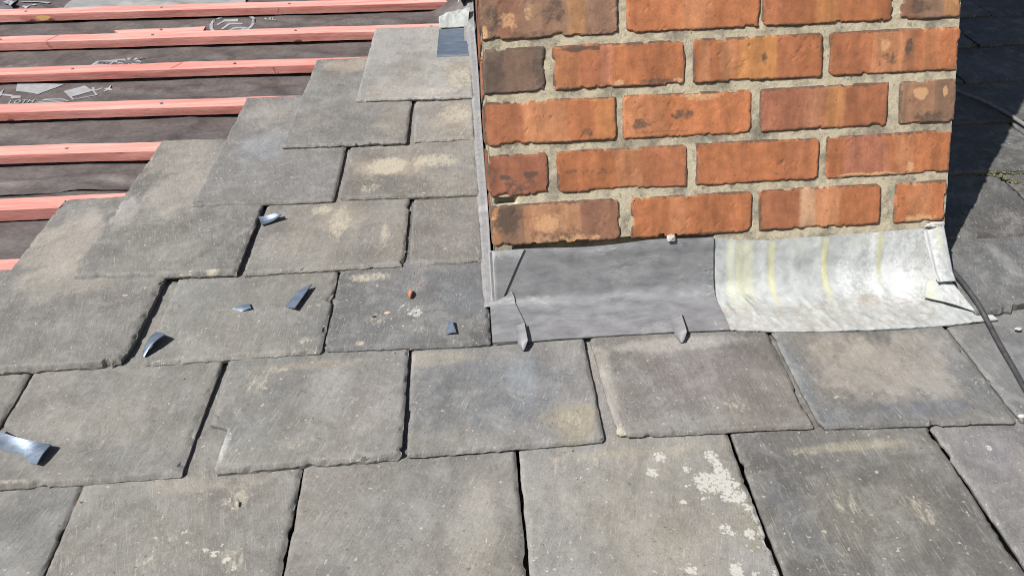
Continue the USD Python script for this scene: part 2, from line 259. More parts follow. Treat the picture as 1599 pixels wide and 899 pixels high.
# ------------------------------------------------------------------ slates
ROOF = thing('slate_roof', 'weathered grey slate roof round the brick chimney, stripped to red battens on its left', None, None, 'structure')
GREY = np.array([.1245, .1220, .1190])
SID = [0]
def slate(utl, utr, vtl, vtr, uhl=None, uhr=None, L=.503, wt=.004, th=.0082, tint=(1, 1, 1), full=False, dust=.30, patches=(), lichens=(), step=.0052, rag=1.0, notch=None, crack=None, tones=(), chunk=1.0, label=None):
    SID[0] += 1; sid = SID[0]; rr = np.random.default_rng(100 + sid)
    uhl = utl + rr.normal(0, .002) if uhl is None else uhl; uhr = utr + rr.normal(0, .002) if uhr is None else uhr
    W = max(utr - utl, uhr - uhl)
    s = nodes_axis(W, step) / W
    exp = L if full else min(.245, L)
    t = np.concatenate([nodes_axis(L, step)[nodes_axis(L, step) <= exp], np.linspace(exp + .02, L, max(2, int((L - exp) / .03))) if exp < L else []]) / L
    t = np.unique(np.round(t, 6)); S, T = np.meshgrid(s, t, indexing='ij')
    v0 = vtl + (vtr - vtl) * S; v = v0 + T * L
    # ragged outline
    eL = (n2(v, 0 * v + sid, 55, sid) - .5) * .0022 * rag + (n2(v, 0 * v + sid, 9, sid + 3) - .5) * .0036 * rag + smooth(n2(v, 0 * v + sid, 34, sid + 4), .68, .73) * .0028 * rag
    eR = (n2(v, 0 * v - sid, 55, sid + 5) - .5) * .0022 * rag + (n2(v, 0 * v - sid, 9, sid + 8) - .5) * .0036 * rag - smooth(n2(v, 0 * v - sid, 34, sid + 9), .67, .72) * .0030 * rag
    uL = utl + (uhl - utl) * T + eL; uR = utr + (uhr - utr) * T + eR
    if notch:
        nu, nv, side = notch
        if side == 'L': uL = uL + nu * (1 - smooth(T * L + (n2(v, 0 * v, 160, sid) - .5) * .008, nv - .0015, nv + .0015))
    # rounded bottom corners, chipped
    cl, cr = rr.uniform(.0008, .0045, 2) * rag
    uL = uL + cl * np.clip(1 - T * L / (cl * 1.3), 0, 1) ** 1.5; uR = uR - cr * np.clip(1 - T * L / (cr * 1.3), 0, 1) ** 1.5
    u = uL + (uR - uL) * S
    eT = (n2(u, 0 * u + sid, 48, sid + 11) - .5) * .0024 * rag + (n2(u, 0 * u + sid, 150, sid + 12) - .5) * .0020 * rag + smooth(n2(u, 0 * u + sid, 30, sid + 13), .68, .72) * .0028 * rag
    v = v + eT * (1 - T) ** 6
    if notch and notch[2] == 'T':
        v = v + notch[1] * smooth(u, notch[0], notch[0] + .004) * (1 - T) ** 4 + (n2(u, 0 * u, 90, sid) - .5) * .008 * smooth(u, notch[0] - .05, notch[0]) * (1 - T) ** 6
    d = np.minimum(np.minimum(u - uL, uR - u) * .9, (v - (v0 + eT * (1 - T) ** 6)) * 1.0)
    if full: d = np.minimum(d, (1 - T) * L)
    cw = .0020 + .0075 * chunk * np.clip(n2(u, v, 26, sid + 20) * 2.0 - .7, 0, 1)
    prof = 1 - np.clip(d / cw, 0, 1); drop = .0030 * prof ** 1.2 * (.6 + .8 * n2(u, v, 70, sid + 30))
    dt = v - (v0 + eT * (1 - T) ** 6); ct = (.0026 + .0030 * n2(u, 0 * u, 40, sid + 31)) * min(chunk, 1.3); pt = np.clip(1 - dt / ct, 0, 1)
    drop = np.maximum(drop, th * .62 * pt * (.75 + .5 * n2(u, v, 60, sid + 32)))
    prof = np.maximum(prof, pt)
    rope = (n2(u * 1.0 + v * .8, v * .25, 120, sid + 33) - .5) * .0026 * smooth(prof, .02, .4)
    chip = smooth(n2(u, v, 85, sid + 40), .60, .68) * smooth(prof, .0, .45) * .0018 * chunk
    warp = (n2(u, v, 5, sid + 50, 2) - .5) * .0028 + (n2(u, v, 22, sid + 51) - .5) * .0013 + (n2(u * 1.8, v * .6, 80, sid + 52) - .5) * .00055
    riv = np.floor(n2(u, v * .6, 9, sid + 60, 5) * 10) * .00042
    tilt = rr.normal(0, .0006) * (S - .5) * 2
    h = wt - .0424 * T * L + warp + riv + tilt - drop + rope - chip
    if crack is not None:
        ln = LineString(crack); pts = shapely.points(np.stack([u.ravel(), v.ravel()], 1)); dist = shapely.distance(pts, ln).reshape(u.shape)
        a, b = np.array(crack[0]), np.array(crack[-1]); side = ((b[0] - a[0]) * (v - a[1]) - (b[1] - a[1]) * (u - a[0]))
        inside = (v > min(a[1], b[1]) - .01) & (v < max(a[1], b[1]) + .01)
        h = h - np.where(side < 0, .0026 * np.clip(1 - dist / .03, 0, 1), 0) * inside
    if notch and notch[2] == 'L':
        pass
    V = np.stack([u, v, h], -1).reshape(-1, 3); n, m = u.shape
    F = grid_faces(n, m); loop = border(n, m)
    lp = V[loop]; bot = wt - .0424 * (lp[:, 1] - vtl) - th * (.85 + .4 * n2(lp[:, 0], lp[:, 1], 30, sid + 70)); top = lp[:, 2]
    mid1 = top - (top - bot) * .35; mid2 = top - (top - bot) * .7
    V2, Fw = wall_rings(V, loop, [top, mid1, mid2, bot], .0011 * chunk, sid)
    kk = len(loop); b0 = len(V) + 3 * kk; cc = V2[b0:b0 + kk, :2].mean(0); oo = V2[b0:b0 + kk, :2] - cc; V2[b0:b0 + kk, :2] -= np.sign(oo) * .0030 * (np.abs(oo) > .8 * np.abs(oo).max(0))
    b1 = len(V) + 2 * kk; V2[b1:b1 + kk, :2] -= np.sign(oo) * .0012 * (np.abs(oo) > .8 * np.abs(oo).max(0))
    V2[-1, 2] = np.mean(bot)
    # colour
    A, Bv = V2[:, 0], V2[:, 1]
    col = np.tile(GREY * np.array(tint), (len(V2), 1))
    tone = .90 + .28 * (n2(A, Bv, 7, sid + 80) - .5) * 2
    col = col * tone[:, None]
    for (pu, pv, ru, rv, c, k) in tones:                    # stains: soft discoloured areas of the stone
        g = smooth(1 - np.hypot((A - pu) / ru, (Bv - pv) / rv) + (n2(A, Bv, 28, sid + 90) - .5) * 1.0 + (n2(A * 1.5, Bv * .8, 110, sid + 91) - .5) * .7, 0, .55) * k
        col = col * (1 - g[:, None]) + g[:, None] * np.array(c)
    dd = np.full(len(V2), dust) + (n2(A, Bv, 9, sid + 95) - .5) * .22
    for (pu, pv, ru, rv, k) in patches:
        g = smooth(1 - np.hypot((A - pu) / ru, (Bv - pv) / rv), 0, .8) * k; dd = np.maximum(dd, dd * (1 - (g > 0)) + g)
    li = np.zeros(len(V2))
    for (pu, pv, r) in lichens:
        li = np.maximum(li, smooth(1 - np.hypot(A - pu, Bv - pv) / (r * 1.9), 0, .7) * .60)
    gr = rr.uniform(-.42, .42); gk = rr.uniform(.75, 1.25); du_, dv2 = A - A.mean(), Bv - Bv.mean()     # each slate has its own grain
    loc = np.stack([gk * (du_ * math.cos(gr) - dv2 * math.sin(gr)) + sid * 1.37, gk * (du_ * math.sin(gr) + dv2 * math.cos(gr)) - sid * .73, V2[:, 2] * .5 + sid * 5.1], -1)
    put(ROOF, 'slate', (roof(V2), np.concatenate([F, Fw])), SLATE, 28, {'tint': ('c', col), 'dust': ('f', dd), 'lichen': ('f', li), 'loc': ('v', loc)}, label=label)

TAN = (.175, .155, .125); BLUE = (.085, .092, .101); BROWN = (.14, .118, .106); PALE = (.19, .183, .174); PURP = (.108, .097, .095)
# course five (topmost left of the chimney) down to the lowest
slate(-.3038, -.0191, .7408, .7296, -.2939, -.013, L=.485, full=True, wt=.006, tint=(1.62, 1.62, 1.62), dust=.38, patches=[(-.05, .84, .08, .17, .56), (-.10, .77, .12, .05, .55)], tones=[(-.22, 1.10, .12, .1, PALE, .5), (-.05, .86, .06, .15, TAN, .7), (-.18, .95, .06, .12, (.129, .120, .107), .6)], chunk=.8)
slate(-.45, -.1713, .5417, .5322, -.4393, -.165, L=.492, full=True, wt=.006, tint=(.98, .98, .98), dust=.33, tones=[(-.33, .98, .1, .06, (.215, .181, .142), .6), (-.40, .75, .07, .2, (.129, .125, .120), .6), (-.2, .62, .06, .1, TAN, .4)], patches=[(-.20, .58, .06, .06, .46)])
slate(-.1573, -.0214, .539, .536, -.1648, -.0209, L=.5, wt=.004, tint=(1.1, 1.08, 1.05), dust=.42, tones=[(-.06, .64, .08, .1, TAN, .7)], patches=[(-.06, .66, .10, .12, .56)])
slate(-.5922, -.3093, .3265, .3233, -.588, -.305, L=.500, full=True, wt=.006, tint=(.94, .94, .95), dust=.29, tones=[(-.52, .72, .08, .1, (.172, .159, .146), .6), (-.50, .55, .07, .08, (.146, .155, .172), .7), (-.42, .43, .12, .08, (.112, .110, .107), .5)], chunk=.8)
slate(-.2971, -.0173, .3288, .3172, -.2995, -.0202, wt=.005, tint=(1.06, 1.04, 1.0), dust=.36, patches=[(-.21, .445, .10, .085, .64), (-.11, .46, .12, .07, .58), (-.24, .36, .06, .04, .52)], tones=[(-.20, .44, .12, .06, TAN, .8), (-.07, .42, .07, .08, (.146, .142, .133), .6)])
slate(-.751, -.4555, .121, .1079, -.742, -.449, L=.505, full=True, wt=.010, th=.0125, tint=(.98, .98, .95), dust=.29, crack=[(-.548, .142), (-.515, .187), (-.490, .231), (-.463, .261)], tones=[(-.66, .54, .12, .1, (.163, .150, .133), .6), (-.62, .40, .13, .14, (.185, .172, .155), .7), (-.60, .2, .12, .10, (.125, .122, .112), .5), (-.72, .34, .03, .08, (.215, .206, .198), .7)], patches=[(-.50, .115, .03, .012, .62), (-.55, .112, .04, .01, .55), (-.52, .30, .04, .02, .48)], rag=1.3, chunk=1.5)
slate(-.4463, -.1603, .1071, .1073, -.4433, -.157, wt=.006, tint=(1.05, 1.03, .99), dust=.37, patches=[(-.29, .25, .05, .14, .56), (-.2, .2, .025, .12, .52), (-.33, .30, .05, .04, .58)], tones=[(-.28, .27, .05, .08, TAN, .6), (-.38, .18, .06, .08, (.172, .159, .142), .5)], chunk=1.6)
slate(-.1512, -.0161, .1101, .1084, -.1509, -.0162, wt=.004, tint=(1.02, .99, .95), dust=.36, tones=[(-.09, .18, .06, .06, PURP, .5)])
slate(-.880, -.589, -.100, -.0974, -.8755, -.578, L=.503, full=True, wt=.012, th=.0145, tint=(.90, .89, .865), dust=.29, tones=[(-.80, .25, .08, .16, (.215, .198, .176), .7), (-.84, .36, .04, .05, (.138, .133, .129), .7), (-.76, .12, .10, .08, (.189, .172, .150), .5), (-.66, -.02, .1, .08, (.133, .131, .125), .5)], rag=1.5, chunk=1.8)
slate(-.5619, -.2812, -.0983, -.0965, -.5695, -.2772, wt=.005, tint=(1.0, 1.0, .96), dust=.33, patches=[(-.31, -.07, .035, .03, .5), (-.30, .02, .02, .02, .5)], tones=[(-.45, .05, .12, .08, (.125, .125, .119), .5)], chunk=1.4, rag=1.2)
slate(-.2775, -.0130, -.0941, -.1027, -.2726, -.0140, wt=.006, tint=(.68, .70, .73), dust=.30, lichens=[(-.160, -.002, .0045), (-.152, .004, .004), (-.148, -.010, .004), (-.140, -.016, .005), (-.136, -.004, .004), (-.131, -.012, .005), (-.145, -.022, .005), (-.133, -.026, .007), (-.126, -.020, .0045), (-.165, -.012, .0035), (-.175, -.030, .0035), (-.185, -.038, .004), (-.166, -.048, .003), (-.154, -.052, .0045), (-.205, .06, .004), (-.195, -.046, .003), (-.140, -.040, .003)], patches=[(-.22, .085, .08, .03, .60), (-.2, -.03, .05, .04, .48), (-.12, -.06, .04, .025, .45), (-.22, -.085, .02, .012, .6)], tones=[(-.06, .03, .06, .09, BLUE, .8), (-.09, -.06, .10, .03, (.120, .119, .112), .4)], rag=1.3, chunk=1.3)
slate(-1.31, -1.025, -.318, -.317, wt=.005, full=True, dust=.3)
slate(-1.022, -.7345, -.318, -.314, -1.022, -.735, wt=.006, th=.010, full=True, tint=(1, .99, .97), dust=.3)
slate(-.7294, -.443, -.3137, -.3127, -.7307, -.4325, wt=.0065, th=.0105, tint=(1.02, 1.01, .97), dust=.31, patches=[(-.67, -.305, .05, .008, .55), (-.58, -.24, .04, .06, .43)], tones=[(-.58, -.2, .10, .06, (.168, .159, .138), .5), (-.52, -.28, .06, .03, (.125, .125, .119), .5)], rag=1.2, chunk=1.5)
slate(-.4255, -.1452, -.3120, -.3068, -.4295, -.1428, wt=.007, th=.0105, notch=(.026, .080, 'L'), tint=(.97, .98, .97), dust=.34, patches=[(-.37, -.15, .05, .06, .5), (-.35, -.125, .06, .015, .55), (-.3, -.27, .1, .03, .45)], tones=[(-.37, -.24, .06, .05, (.103, .110, .110), .7), (-.26, -.18, .05, .10, (.185, .181, .176), .6), (-.2, -.2, .05, .08, (.129, .122, .116), .5), (-.30, -.118, .12, .012, TAN, .6), (-.3955, -.268, .0075, .036, (.215, .219, .228), .9)], chunk=1.7, rag=1.3)
slate(-.1382, .1366, -.3053, -.3031, -.1398, .1362, L=.30, wt=.005, tint=(1.0, 1.01, 1.03), dust=.28, patches=[(.09, -.26, .06, .04, .46)], tones=[(-.03, -.19, .14, .10, BLUE, .85), (.10, -.27, .05, .05, (.172, .155, .120), .8), (.03, -.17, .03, .06, (.129, .142, .155), .6), (-.05, -.285, .12, .02, (.129, .125, .112), .5), (-.11, -.12, .1, .02, (.189, .176, .150), .6)], lichens=())
slate(.1557, .4336, -.297, -.3023, .1412, .4343, L=.29, wt=.005, tint=(.88, .84, .825), dust=.34, tones=[(.30, -.19, .12, .06, PURP, .7), (.28, -.122, .17, .019, (.189, .182, .172), .95), (.16, -.2, .012, .12, (.189, .181, .163), .8), (.27, -.28, .13, .02, (.146, .142, .133), .5)], patches=[(.34, -.25, .07, .05, .45), (.16, -.29, .02, .02, .6)])
slate(.4408, .7195, -.3051, -.3182, .4393, .7156, L=.29, wt=.005, tint=(.9, .9, .89), dust=.26, tones=[(.60, -.2, .16, .095, (.170, .158, .142), .95), (.58, -.285, .16, .022, BLUE, .9), (.45, -.2, .018, .12, BLUE, .85), (.70, -.24, .03, .08, BLUE, .7), (.52, -.13, .04, .02, (.163, .150, .133), .5)], patches=[(.60, -.312, .12, .008, .44)])
slate(.7255, 1.0034, -.3176, -.3283, .7216, 1.0, L=.36, wt=.004, tint=(.9, .93, .97), dust=.26, tones=[(.80, -.23, .05, .1, BLUE, .6)])
slate(1.01, 1.29, -.3283, -.33, L=.4, wt=.005, dust=.27)
slate(1.296, 1.58, -.33, -.332, L=.4, wt=.005, dust=.27)
for a, b, t in ((-1.45, -1.165, .95), (-1.16, -.876, 1.0), (-.872, -.5772, .98)):
    slate(a, b, -.545, -.545, wt=.006, tint=(t, t, t * .98), dust=.30, chunk=1.3, tones=[(-.62, -.42, .05, .06, (.129, .129, .125), .5)])
slate(-.5725, -.2845, -.545, -.545, -.5808, -.2806, wt=.006, tint=(1.0, .99, .95), dust=.36, lichens=[(-.372, -.352, .004), (-.362, -.366, .0045), (-.350, -.350, .003), (-.425, -.405, .0045), (-.418, -.395, .004), (-.41, -.412, .004), (-.385, -.425, .005), (-.372, -.43, .006), (-.365, -.418, .004), (-.355, -.44, .006), (-.345, -.452, .005), (-.43, -.44, .003)], patches=[(-.36, -.35, .05, .05, .50), (-.44, -.42, .10, .08, .45), (-.35, -.44, .05, .05, .50)], tones=[(-.42, -.325, .12, .015, (.189, .176, .150), .5), (-.5, -.40, .07, .08, (.129, .127, .120), .4)], chunk=1.3)
slate(-.2815, .0118, -.545, -.545, -.2790, .0140, wt=.005, tint=(1.0, .98, .94), dust=.30, tones=[(-.05, -.42, .04, .1, (.189, .181, .163), .5), (-.14, -.42, .1, .1, (.142, .138, .129), .4)], chunk=1.2)
LICH = [(.192, -.355, .009), (.2087, -.331, .010), (.2786, -.336, .011), (.283, -.350, .009), (.262, -.377, .019), (.283, -.382, .018), (.2847, -.366, .013), (.246, -.3706, .004), (.240, -.3546, .007), (.280, -.402, .009), (.294, -.405, .011), (.300, -.385, .006), (.303, -.40, .006), (.305, -.42, .007), (.309, -.435, .008), (.3115, -.452, .006), (.266, -.447, .009), (.273, -.455, .006), (.295, -.456, .009), (.3135, -.47, .008), (.3125, -.483, .006), (.316, -.46, .010), (.21, -.498, .009), (.263, -.503, .011), (.3145, -.506, .011), (.283, -.51, .005), (.186, -.387, .003), (.222, -.405, .006), (.232, -.382, .004), (.25, -.40, .004), (.197, -.36, .005)]
slate(.0170, .3145, -.545, -.545, .0165, .3105, wt=.006, tint=(1.32, 1.31, 1.28), dust=.36, lichens=LICH, tones=[(.17, -.4, .16, .12, (.172, .163, .142), .5), (.15, -.32, .14, .012, (.206, .189, .150), .5), (.30, -.42, .02, .1, (.138, .133, .103), .5)], chunk=.9)
slate(.3190, .6015, -.545, -.545, .3145, .5925, wt=.005, tint=(.64, .64, .625), dust=.37, patches=[(.43, -.42, .05, .06, .47), (.52, -.44, .05, .07, .47), (.40, -.34, .06, .03, .46)], tones=[(.36, -.45, .04, .08, BLUE, .5), (.46, -.44, .1, .08, (.125, .120, .103), .5), (.47, -.335, .1, .01, (.198, .185, .138), .5)], lichens=[(.5394, -.4574, .003)])
slate(.6055, .885, -.545, -.545, .5960, .880, wt=.005, tint=(.95, .95, .98), dust=.32, tones=[(.70, -.42, .05, .08, (.172, .150, .129), .6), (.66, -.36, .04, .05, (.133, .129, .142), .6)], lichens=[(.66, -.353, .006), (.635, -.341, .004), (.70, -.415, .005)])
slate(.892, 1.17, -.545, -.545, wt=.005)
# right of the chimney, climbing behind it
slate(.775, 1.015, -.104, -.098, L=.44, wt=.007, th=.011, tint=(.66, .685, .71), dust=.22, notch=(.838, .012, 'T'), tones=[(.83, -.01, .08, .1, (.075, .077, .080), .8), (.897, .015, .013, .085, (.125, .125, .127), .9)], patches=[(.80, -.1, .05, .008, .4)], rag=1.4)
slate(1.020, 1.30, -.100, -.10, wt=.005, dust=.28)
slate(1.305, 1.58, -.100, -.10, wt=.005, dust=.28)
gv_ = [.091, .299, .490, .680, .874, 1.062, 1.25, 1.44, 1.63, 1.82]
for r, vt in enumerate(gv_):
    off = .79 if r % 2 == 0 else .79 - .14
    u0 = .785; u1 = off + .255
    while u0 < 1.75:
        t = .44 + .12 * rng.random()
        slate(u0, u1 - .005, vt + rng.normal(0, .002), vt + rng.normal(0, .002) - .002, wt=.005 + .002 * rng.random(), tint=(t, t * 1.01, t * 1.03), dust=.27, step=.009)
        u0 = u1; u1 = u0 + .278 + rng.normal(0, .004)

# ------------------------------------------------------------------ felt and battens
def felt_w(u, v):
    sag = -.054 - .007 * n2(u, v, 3.1, 3) - .010 * smooth(n2(u * .6 + v * 1.3, v - u * .2, 4.3, 9), .45, .75) * np.abs(np.sin((v - .19) / .216 * math.pi))
    rid = np.abs(n2(u * .55 + v, v * 1.2 - u * .25, 6, 21) - .5); sag = sag + .010 * (1 - smooth(rid, 0, .06)) * np.abs(np.sin((v - .19) / .216 * math.pi))
    return sag + (n2(u, v * 2, 14, 31) - .5) * .004
us, vs = np.arange(-2.3, .06, .011), np.arange(-.35, 2.35, .011)
U, Vv = np.meshgrid(us, vs, indexing='ij'); Wf = felt_w(U, Vv)
# the sheet turns up against the chimney at its upper end
lift = smooth(U + (Vv - 1.40) * .38, -.13, -.02) * smooth(Vv, 1.335, 1.40)
Wf = Wf + lift * .055
P = roof(np.stack([U, Vv, Wf], -1)); n, m = U.shape
FE = thing('roofing_felt', 'crinkled black roofing felt with white print, bare between the red battens', 'roofing felt')
put(FE, 'sheet', (P.reshape(-1, 3), grid_faces(n, m)), FELT, True)
def on_felt(mesh, name, mat, lift=.0012, label=None):
    mm = mesh.subdivide_to_size(.012) if len(mesh.faces) < 4000 else mesh
    p = np.array(mm.vertices); q = np.stack([p[:, 0], p[:, 1], felt_w(p[:, 0], p[:, 1]) + lift + p[:, 2]], 1)
    put(FE, name, (roof(q), mm.faces), mat, label=label)
def flat(poly, h=.0004):
    gs = getattr(poly, 'geoms', [poly])
    return trimesh.util.concatenate([trimesh.creation.extrude_polygon(g, h, engine='earcut') for g in gs if g.area > 1e-8])
def words(text, height, u, v, rot=0., sx=1.0):
    t = meshkit.text_mesh(text, height, .0004, True); p = np.array(t.vertices); p[:, 0] *= sx
    c, s = math.cos(rot), math.sin(rot); t.vertices = np.stack([u + p[:, 0] * c - p[:, 1] * s, v + p[:, 0] * s + p[:, 1] * c, p[:, 2]], 1)
    return t
# round maker's mark: a ring holding three nested chevrons
ring = Point(0, 0).buffer(.072, 48).difference(Point(0, 0).buffer(.062, 48))
shapes = [ring]
for k in range(3):
    x0, y0 = -.032 + .020 * k, .016 - .022 * k
    shapes.append(LineString([(x0 - .014, y0 - .026), (x0 + .004, y0), (x0 + .046, y0)]).buffer(.0042, cap_style=2, join_style=2))
shapes.append(LineString([(.012, -.042), (.034, -.052), (.05, -.026)]).buffer(.004, cap_style=2, join_style=2))
logo = shapely.affinity.rotate(shapely.union_all([g for g in shapes]), -4); logo = shapely.affinity.scale(logo, .98, 1.0); logo = shapely.affinity.translate(logo, -.762, 1.424)
on_felt(flat(logo), 'maker_mark', PRINT)
on_felt(words('ML', .020, -.668, 1.430, .05), 'printed_letters', PRINT)
# flag label
fl = Polygon([(0, 0), (.128, 0), (.128, .06), (0, .06)])
def flag_frame(g): return shapely.affinity.translate(shapely.affinity.rotate(g, -27, origin=(0, 0)), -1.106, 1.168)
jack = shapely.union_all([LineString([(.086, 0), (.086, .06)]).buffer(.005), LineString([(.055, .03), (.118, .03)]).buffer(.005), LineString([(.055, .002), (.118, .058)]).buffer(.0022), LineString([(.055, .058), (.118, .002)]).buffer(.0022)])
panel = Polygon([(-.01, -.045), (.125, -.045), (.125, .035), (.09, .062), (.06, .045), (-.01, .02)])
rot27 = lambda g: shapely.affinity.translate(shapely.affinity.rotate(g, -14, origin=(0, 0)), -1.098, 1.168)
on_felt(flat(rot27(panel)), 'flag_label', PRINT)
on_felt(flat(rot27(jack)), 'flag_cross', PRINT_DARK, .0021)
for i, (txt, du, dv_) in enumerate((('MADE IN', .0, .008), ('BRITAIN', -.006, -.016))):
    on_felt(words(txt, .016, -1.098 + du + .002, 1.168 + dv_ - .004, -.24, .62), 'printed_letters', PRINT_DARK, .0022)
on_felt(flat(Polygon([(-1.274, 1.068), (-1.140, 1.048), (-1.188, .992), (-1.257, 1.018)])), 'printed_panel', PRINT)
p2 = Polygon([(-1.123, 1.009), (-1.08, 1.034), (-1.045, 1.0), (-1.095, .970)])
on_felt(flat(p2), 'printed_panel', PRINT)
on_felt(flat(LineString([(-1.123, 1.006), (-1.082, .956), (-1.026, .974), (-1.048, 1.004)]).buffer(.0022)), 'printed_outline', PRINT)
on_felt(flat(LineString([(-1.052, 1.018), (-1.046, 1.004), (-1.036, 1.003), (-1.028, 1.011)]).buffer(.0035)), 'printed_outline', PRINT)
on_felt(flat(shapely.union_all([LineString([(-1.016, 1.008), (-.998, 1.0)]).buffer(.003), LineString([(-1.012, .994), (-1.002, 1.012)]).buffer(.003)])), 'printed_outline', PRINT)
on_felt(words('LOTH', .018, -1.25, .945, .03, 1.0), 'printed_letters', PRINT)
st = Polygon([(-1.182, .934), (-1.160, .966), (-1.108, .963), (-1.088, .948), (-1.11, .936)])
on_felt(flat(st.difference(shapely.union_all([LineString([(-1.172, .938 + .008 * k), (-1.095, .944 + .008 * k)]).buffer(.0016) for k in range(3)]))), 'printed_strip', PRINT)
on_felt(flat(shapely.union_all([Polygon([(-1.294, 1.034), (-1.30, 1.0), (-1.285, .985)]), LineString([(-1.285, 1.0), (-1.258, .992)]).buffer(.004), Polygon([(-1.258, .990), (-1.232, .988), (-1.226, .975), (-1.252, .974)])])), 'printed_arrow', PRINT)
# pale lap of sheeting beyond the top batten
def lap(name, quad, lift, mat, label=None):
    a, b, c, d = [np.array(x) for x in quad]; s = np.linspace(0, 1, 60)[:, None, None]; t = np.linspace(0, 1, 14)[None, :, None]
    q = (a * (1 - s) + b * s) * (1 - t) + (d * (1 - s) + c * s) * t; w = felt_w(q[..., 0], q[..., 1]) + lift + (n2(q[..., 0], q[..., 1], 24, 77) - .5) * .012
    Pp = roof(np.concatenate([q, w[..., None]], -1)); put(FE, name, shell(Pp, .0008, grid_normals(Pp)), mat, True, label=label)
lap('overlap_strip', ((-1.37, 1.53), (-.742, 1.515), (-.76, 1.69), (-1.34, 1.71)), .008, FELT_PALE, 'pale grey lap of sheeting above the top batten')
lap('dark_patch', ((-1.75, 1.56), (-1.52, 1.60), (-1.55, 1.72), (-1.75, 1.72)), .006, PRINT_DARK)
lap('lap_edge', ((-2.2, .487), (-.72, .503), (-.72, .60), (-2.2, .60)), .004, FELT, 'free lower edge of a felt lap')
bird = shapely.union_all([Polygon([(-1.575, 1.648), (-1.55, 1.668), (-1.525, 1.652), (-1.53, 1.628), (-1.542, 1.642)])])
on_felt(flat(bird), 'printed_arrow', PRINT, .016)
on_felt(flat(shapely.union_all([LineString([(-1.50, 1.650), (-1.485, 1.635), (-1.47, 1.65), (-1.455, 1.64)]).buffer(.004), LineString([(-1.52, 1.69), (-1.43, 1.675)]).buffer(.007)])), 'printed_outline', PRINT, .003)

def batten(name, uL, vL, uR, vR, wide, high, top, mat, seed, label, cutL=False, cutR=0., knots=()):
    n = int((uR - uL) / .02) + 2; s = np.linspace(0, 1, n); u = uL + (uR - uL) * s; v = vL + (vR - vL) * s
    c = .0016
    prof = [(0, -high), (0, -high * .5), (0, -c), (c * .4, -c * .35), (c, 0), (wide * .35, 0), (wide * .7, 0), (wide - c, 0), (wide, -c), (wide, -high)]
    G = np.zeros((n, len(prof), 3))
    for j, (a, h) in enumerate(prof):
        jit = (n2(u, 0 * u + j * .35, 9, seed) - .5) * .0035 + (n2(u, 0 * u + j * .3, 60, seed + 2) - .5) * .0011
        bow = (n2(u, 0 * u, 1.6, seed + 4) - .5) * .008
        du = 0 if j else 0
        G[:, j] = np.stack([u + (cutR * a / wide) * (s > .999) - (.03 * (1 - a / wide)) * (s < .001) * cutL * -1, v + a + bow + jit * .8, top + h + jit * (.7 if h > -high else 0) + (n2(u, 0 * u, 2.2, seed + 6) - .5) * .003], -1)
    V = roof(G.reshape(-1, 3)); m = len(prof); F = grid_faces(n, m)
    caps = []
    for e, flip in ((0, False), (n - 1, True)):
        idx = e * m + np.arange(m)
        for k in range(1, m - 1): caps.append([idx[0], idx[k], idx[k + 1]] if flip else [idx[0], idx[k + 1], idx[k]])
    mesh = trimesh.Trimesh(V, np.concatenate([F, np.array(caps)]), process=False)
    root = thing(name, label, 'batten', 'red battens on the stripped left part of the roof')
    put(root, 'timber', mesh, mat, 35)
    for k in range(4):                                      # nail heads
        nu = uR - .10 - .43 * k - .03 * math.sin(seed + k)
        if nu < uL + .1: break
        hd = trimesh.creation.cylinder(.0042, .0016, sections=10); q = np.array(hd.vertices)
        nv = vL + (vR - vL) * (nu - uL) / (uR - uL) + wide * .5 + (n2(np.array([nu]), np.array([0.]), 1.6, seed + 4)[0] - .5) * .008
        put(root, 'nail', (roof(q + np.array([nu, nv, top + .0012])), hd.faces), CABLE2)
    for (ku, kind, extra) in knots:                        # drawn on the timber: knots, splits, a grading mark
        s0 = (ku - uL) / (uR - uL); v0 = vL + (vR - vL) * s0 + (n2(np.array([ku]), np.array([0.]), 1.6, seed + 4)[0] - .5) * .008
        if kind == 'split':
            for seg in extra:
                pts = np.array(seg)
                for (a, b) in zip(pts[:-1], pts[1:]):
                    pass
                th = .0011
                vv = []
                for (du, along, hh) in seg:
                    for sgn in (-1, 1): vv.append([ku + du + sgn * th, v0 + along, top + hh])
                fs = []
                for k in range(len(seg) - 1): fs += [[2 * k, 2 * k + 1, 2 * k + 3], [2 * k, 2 * k + 3, 2 * k + 2]]
                put(root, 'split', (roof(np.array(vv)), fs), SPLIT)
        if kind in ('knot', 'mark'):
            du, dh, mt = extra
            e = Point(0, 0).buffer(1, 5); pts = [[ku + du * math.cos(t) * (1 + .2 * math.sin(3 * t)), v0 - .0035, top - high * .5 + dh * math.sin(t)] for t in np.linspace(0, 2 * math.pi, 15)[:-1]]
            c0 = [[ku, v0 - .0036, top - high * .5]]; vv = np.array(c0 + pts); fs = [[0, 1 + k, 1 + (k + 1) % 14] for k in range(14)]
            put(root, 'knot' if kind == 'knot' else 'grade_mark', (roof(vv), fs), mt)
    return root
TOPW = -.0255
BB = [(-1.4983, 1.501, -.3641, 1.4484, .047, .0235, 'topmost red roofing batten, stopping short of the chimney'),
      (-1.4009, 1.2802, -.3017, 1.2307, .045, .0245, 'second red batten from the top, a short offcut lying behind it'),
      (-1.3032, 1.0589, -.6406, 1.0314, .044, .0225, 'third red batten from the top, just under the flag label on the felt'),
      (-1.2052, .8366, -.6228, .8106, .045, .0228, 'fourth red batten from the top, just under the big white printed panels'),
      (-1.1114, .624, -.8464, .6109, .043, .0234, 'fifth red batten from the top, above the last wide strip of plain felt'),
      (-1.0128, .4007, -.908, .3996, .044, .0270, 'sixth and broadest looking red batten, nearest the viewer save a sliver'),
      (-.934, .190, -.88, .188, .045, .025, 'lowest red batten, only a sliver at the left edge of the slates')]
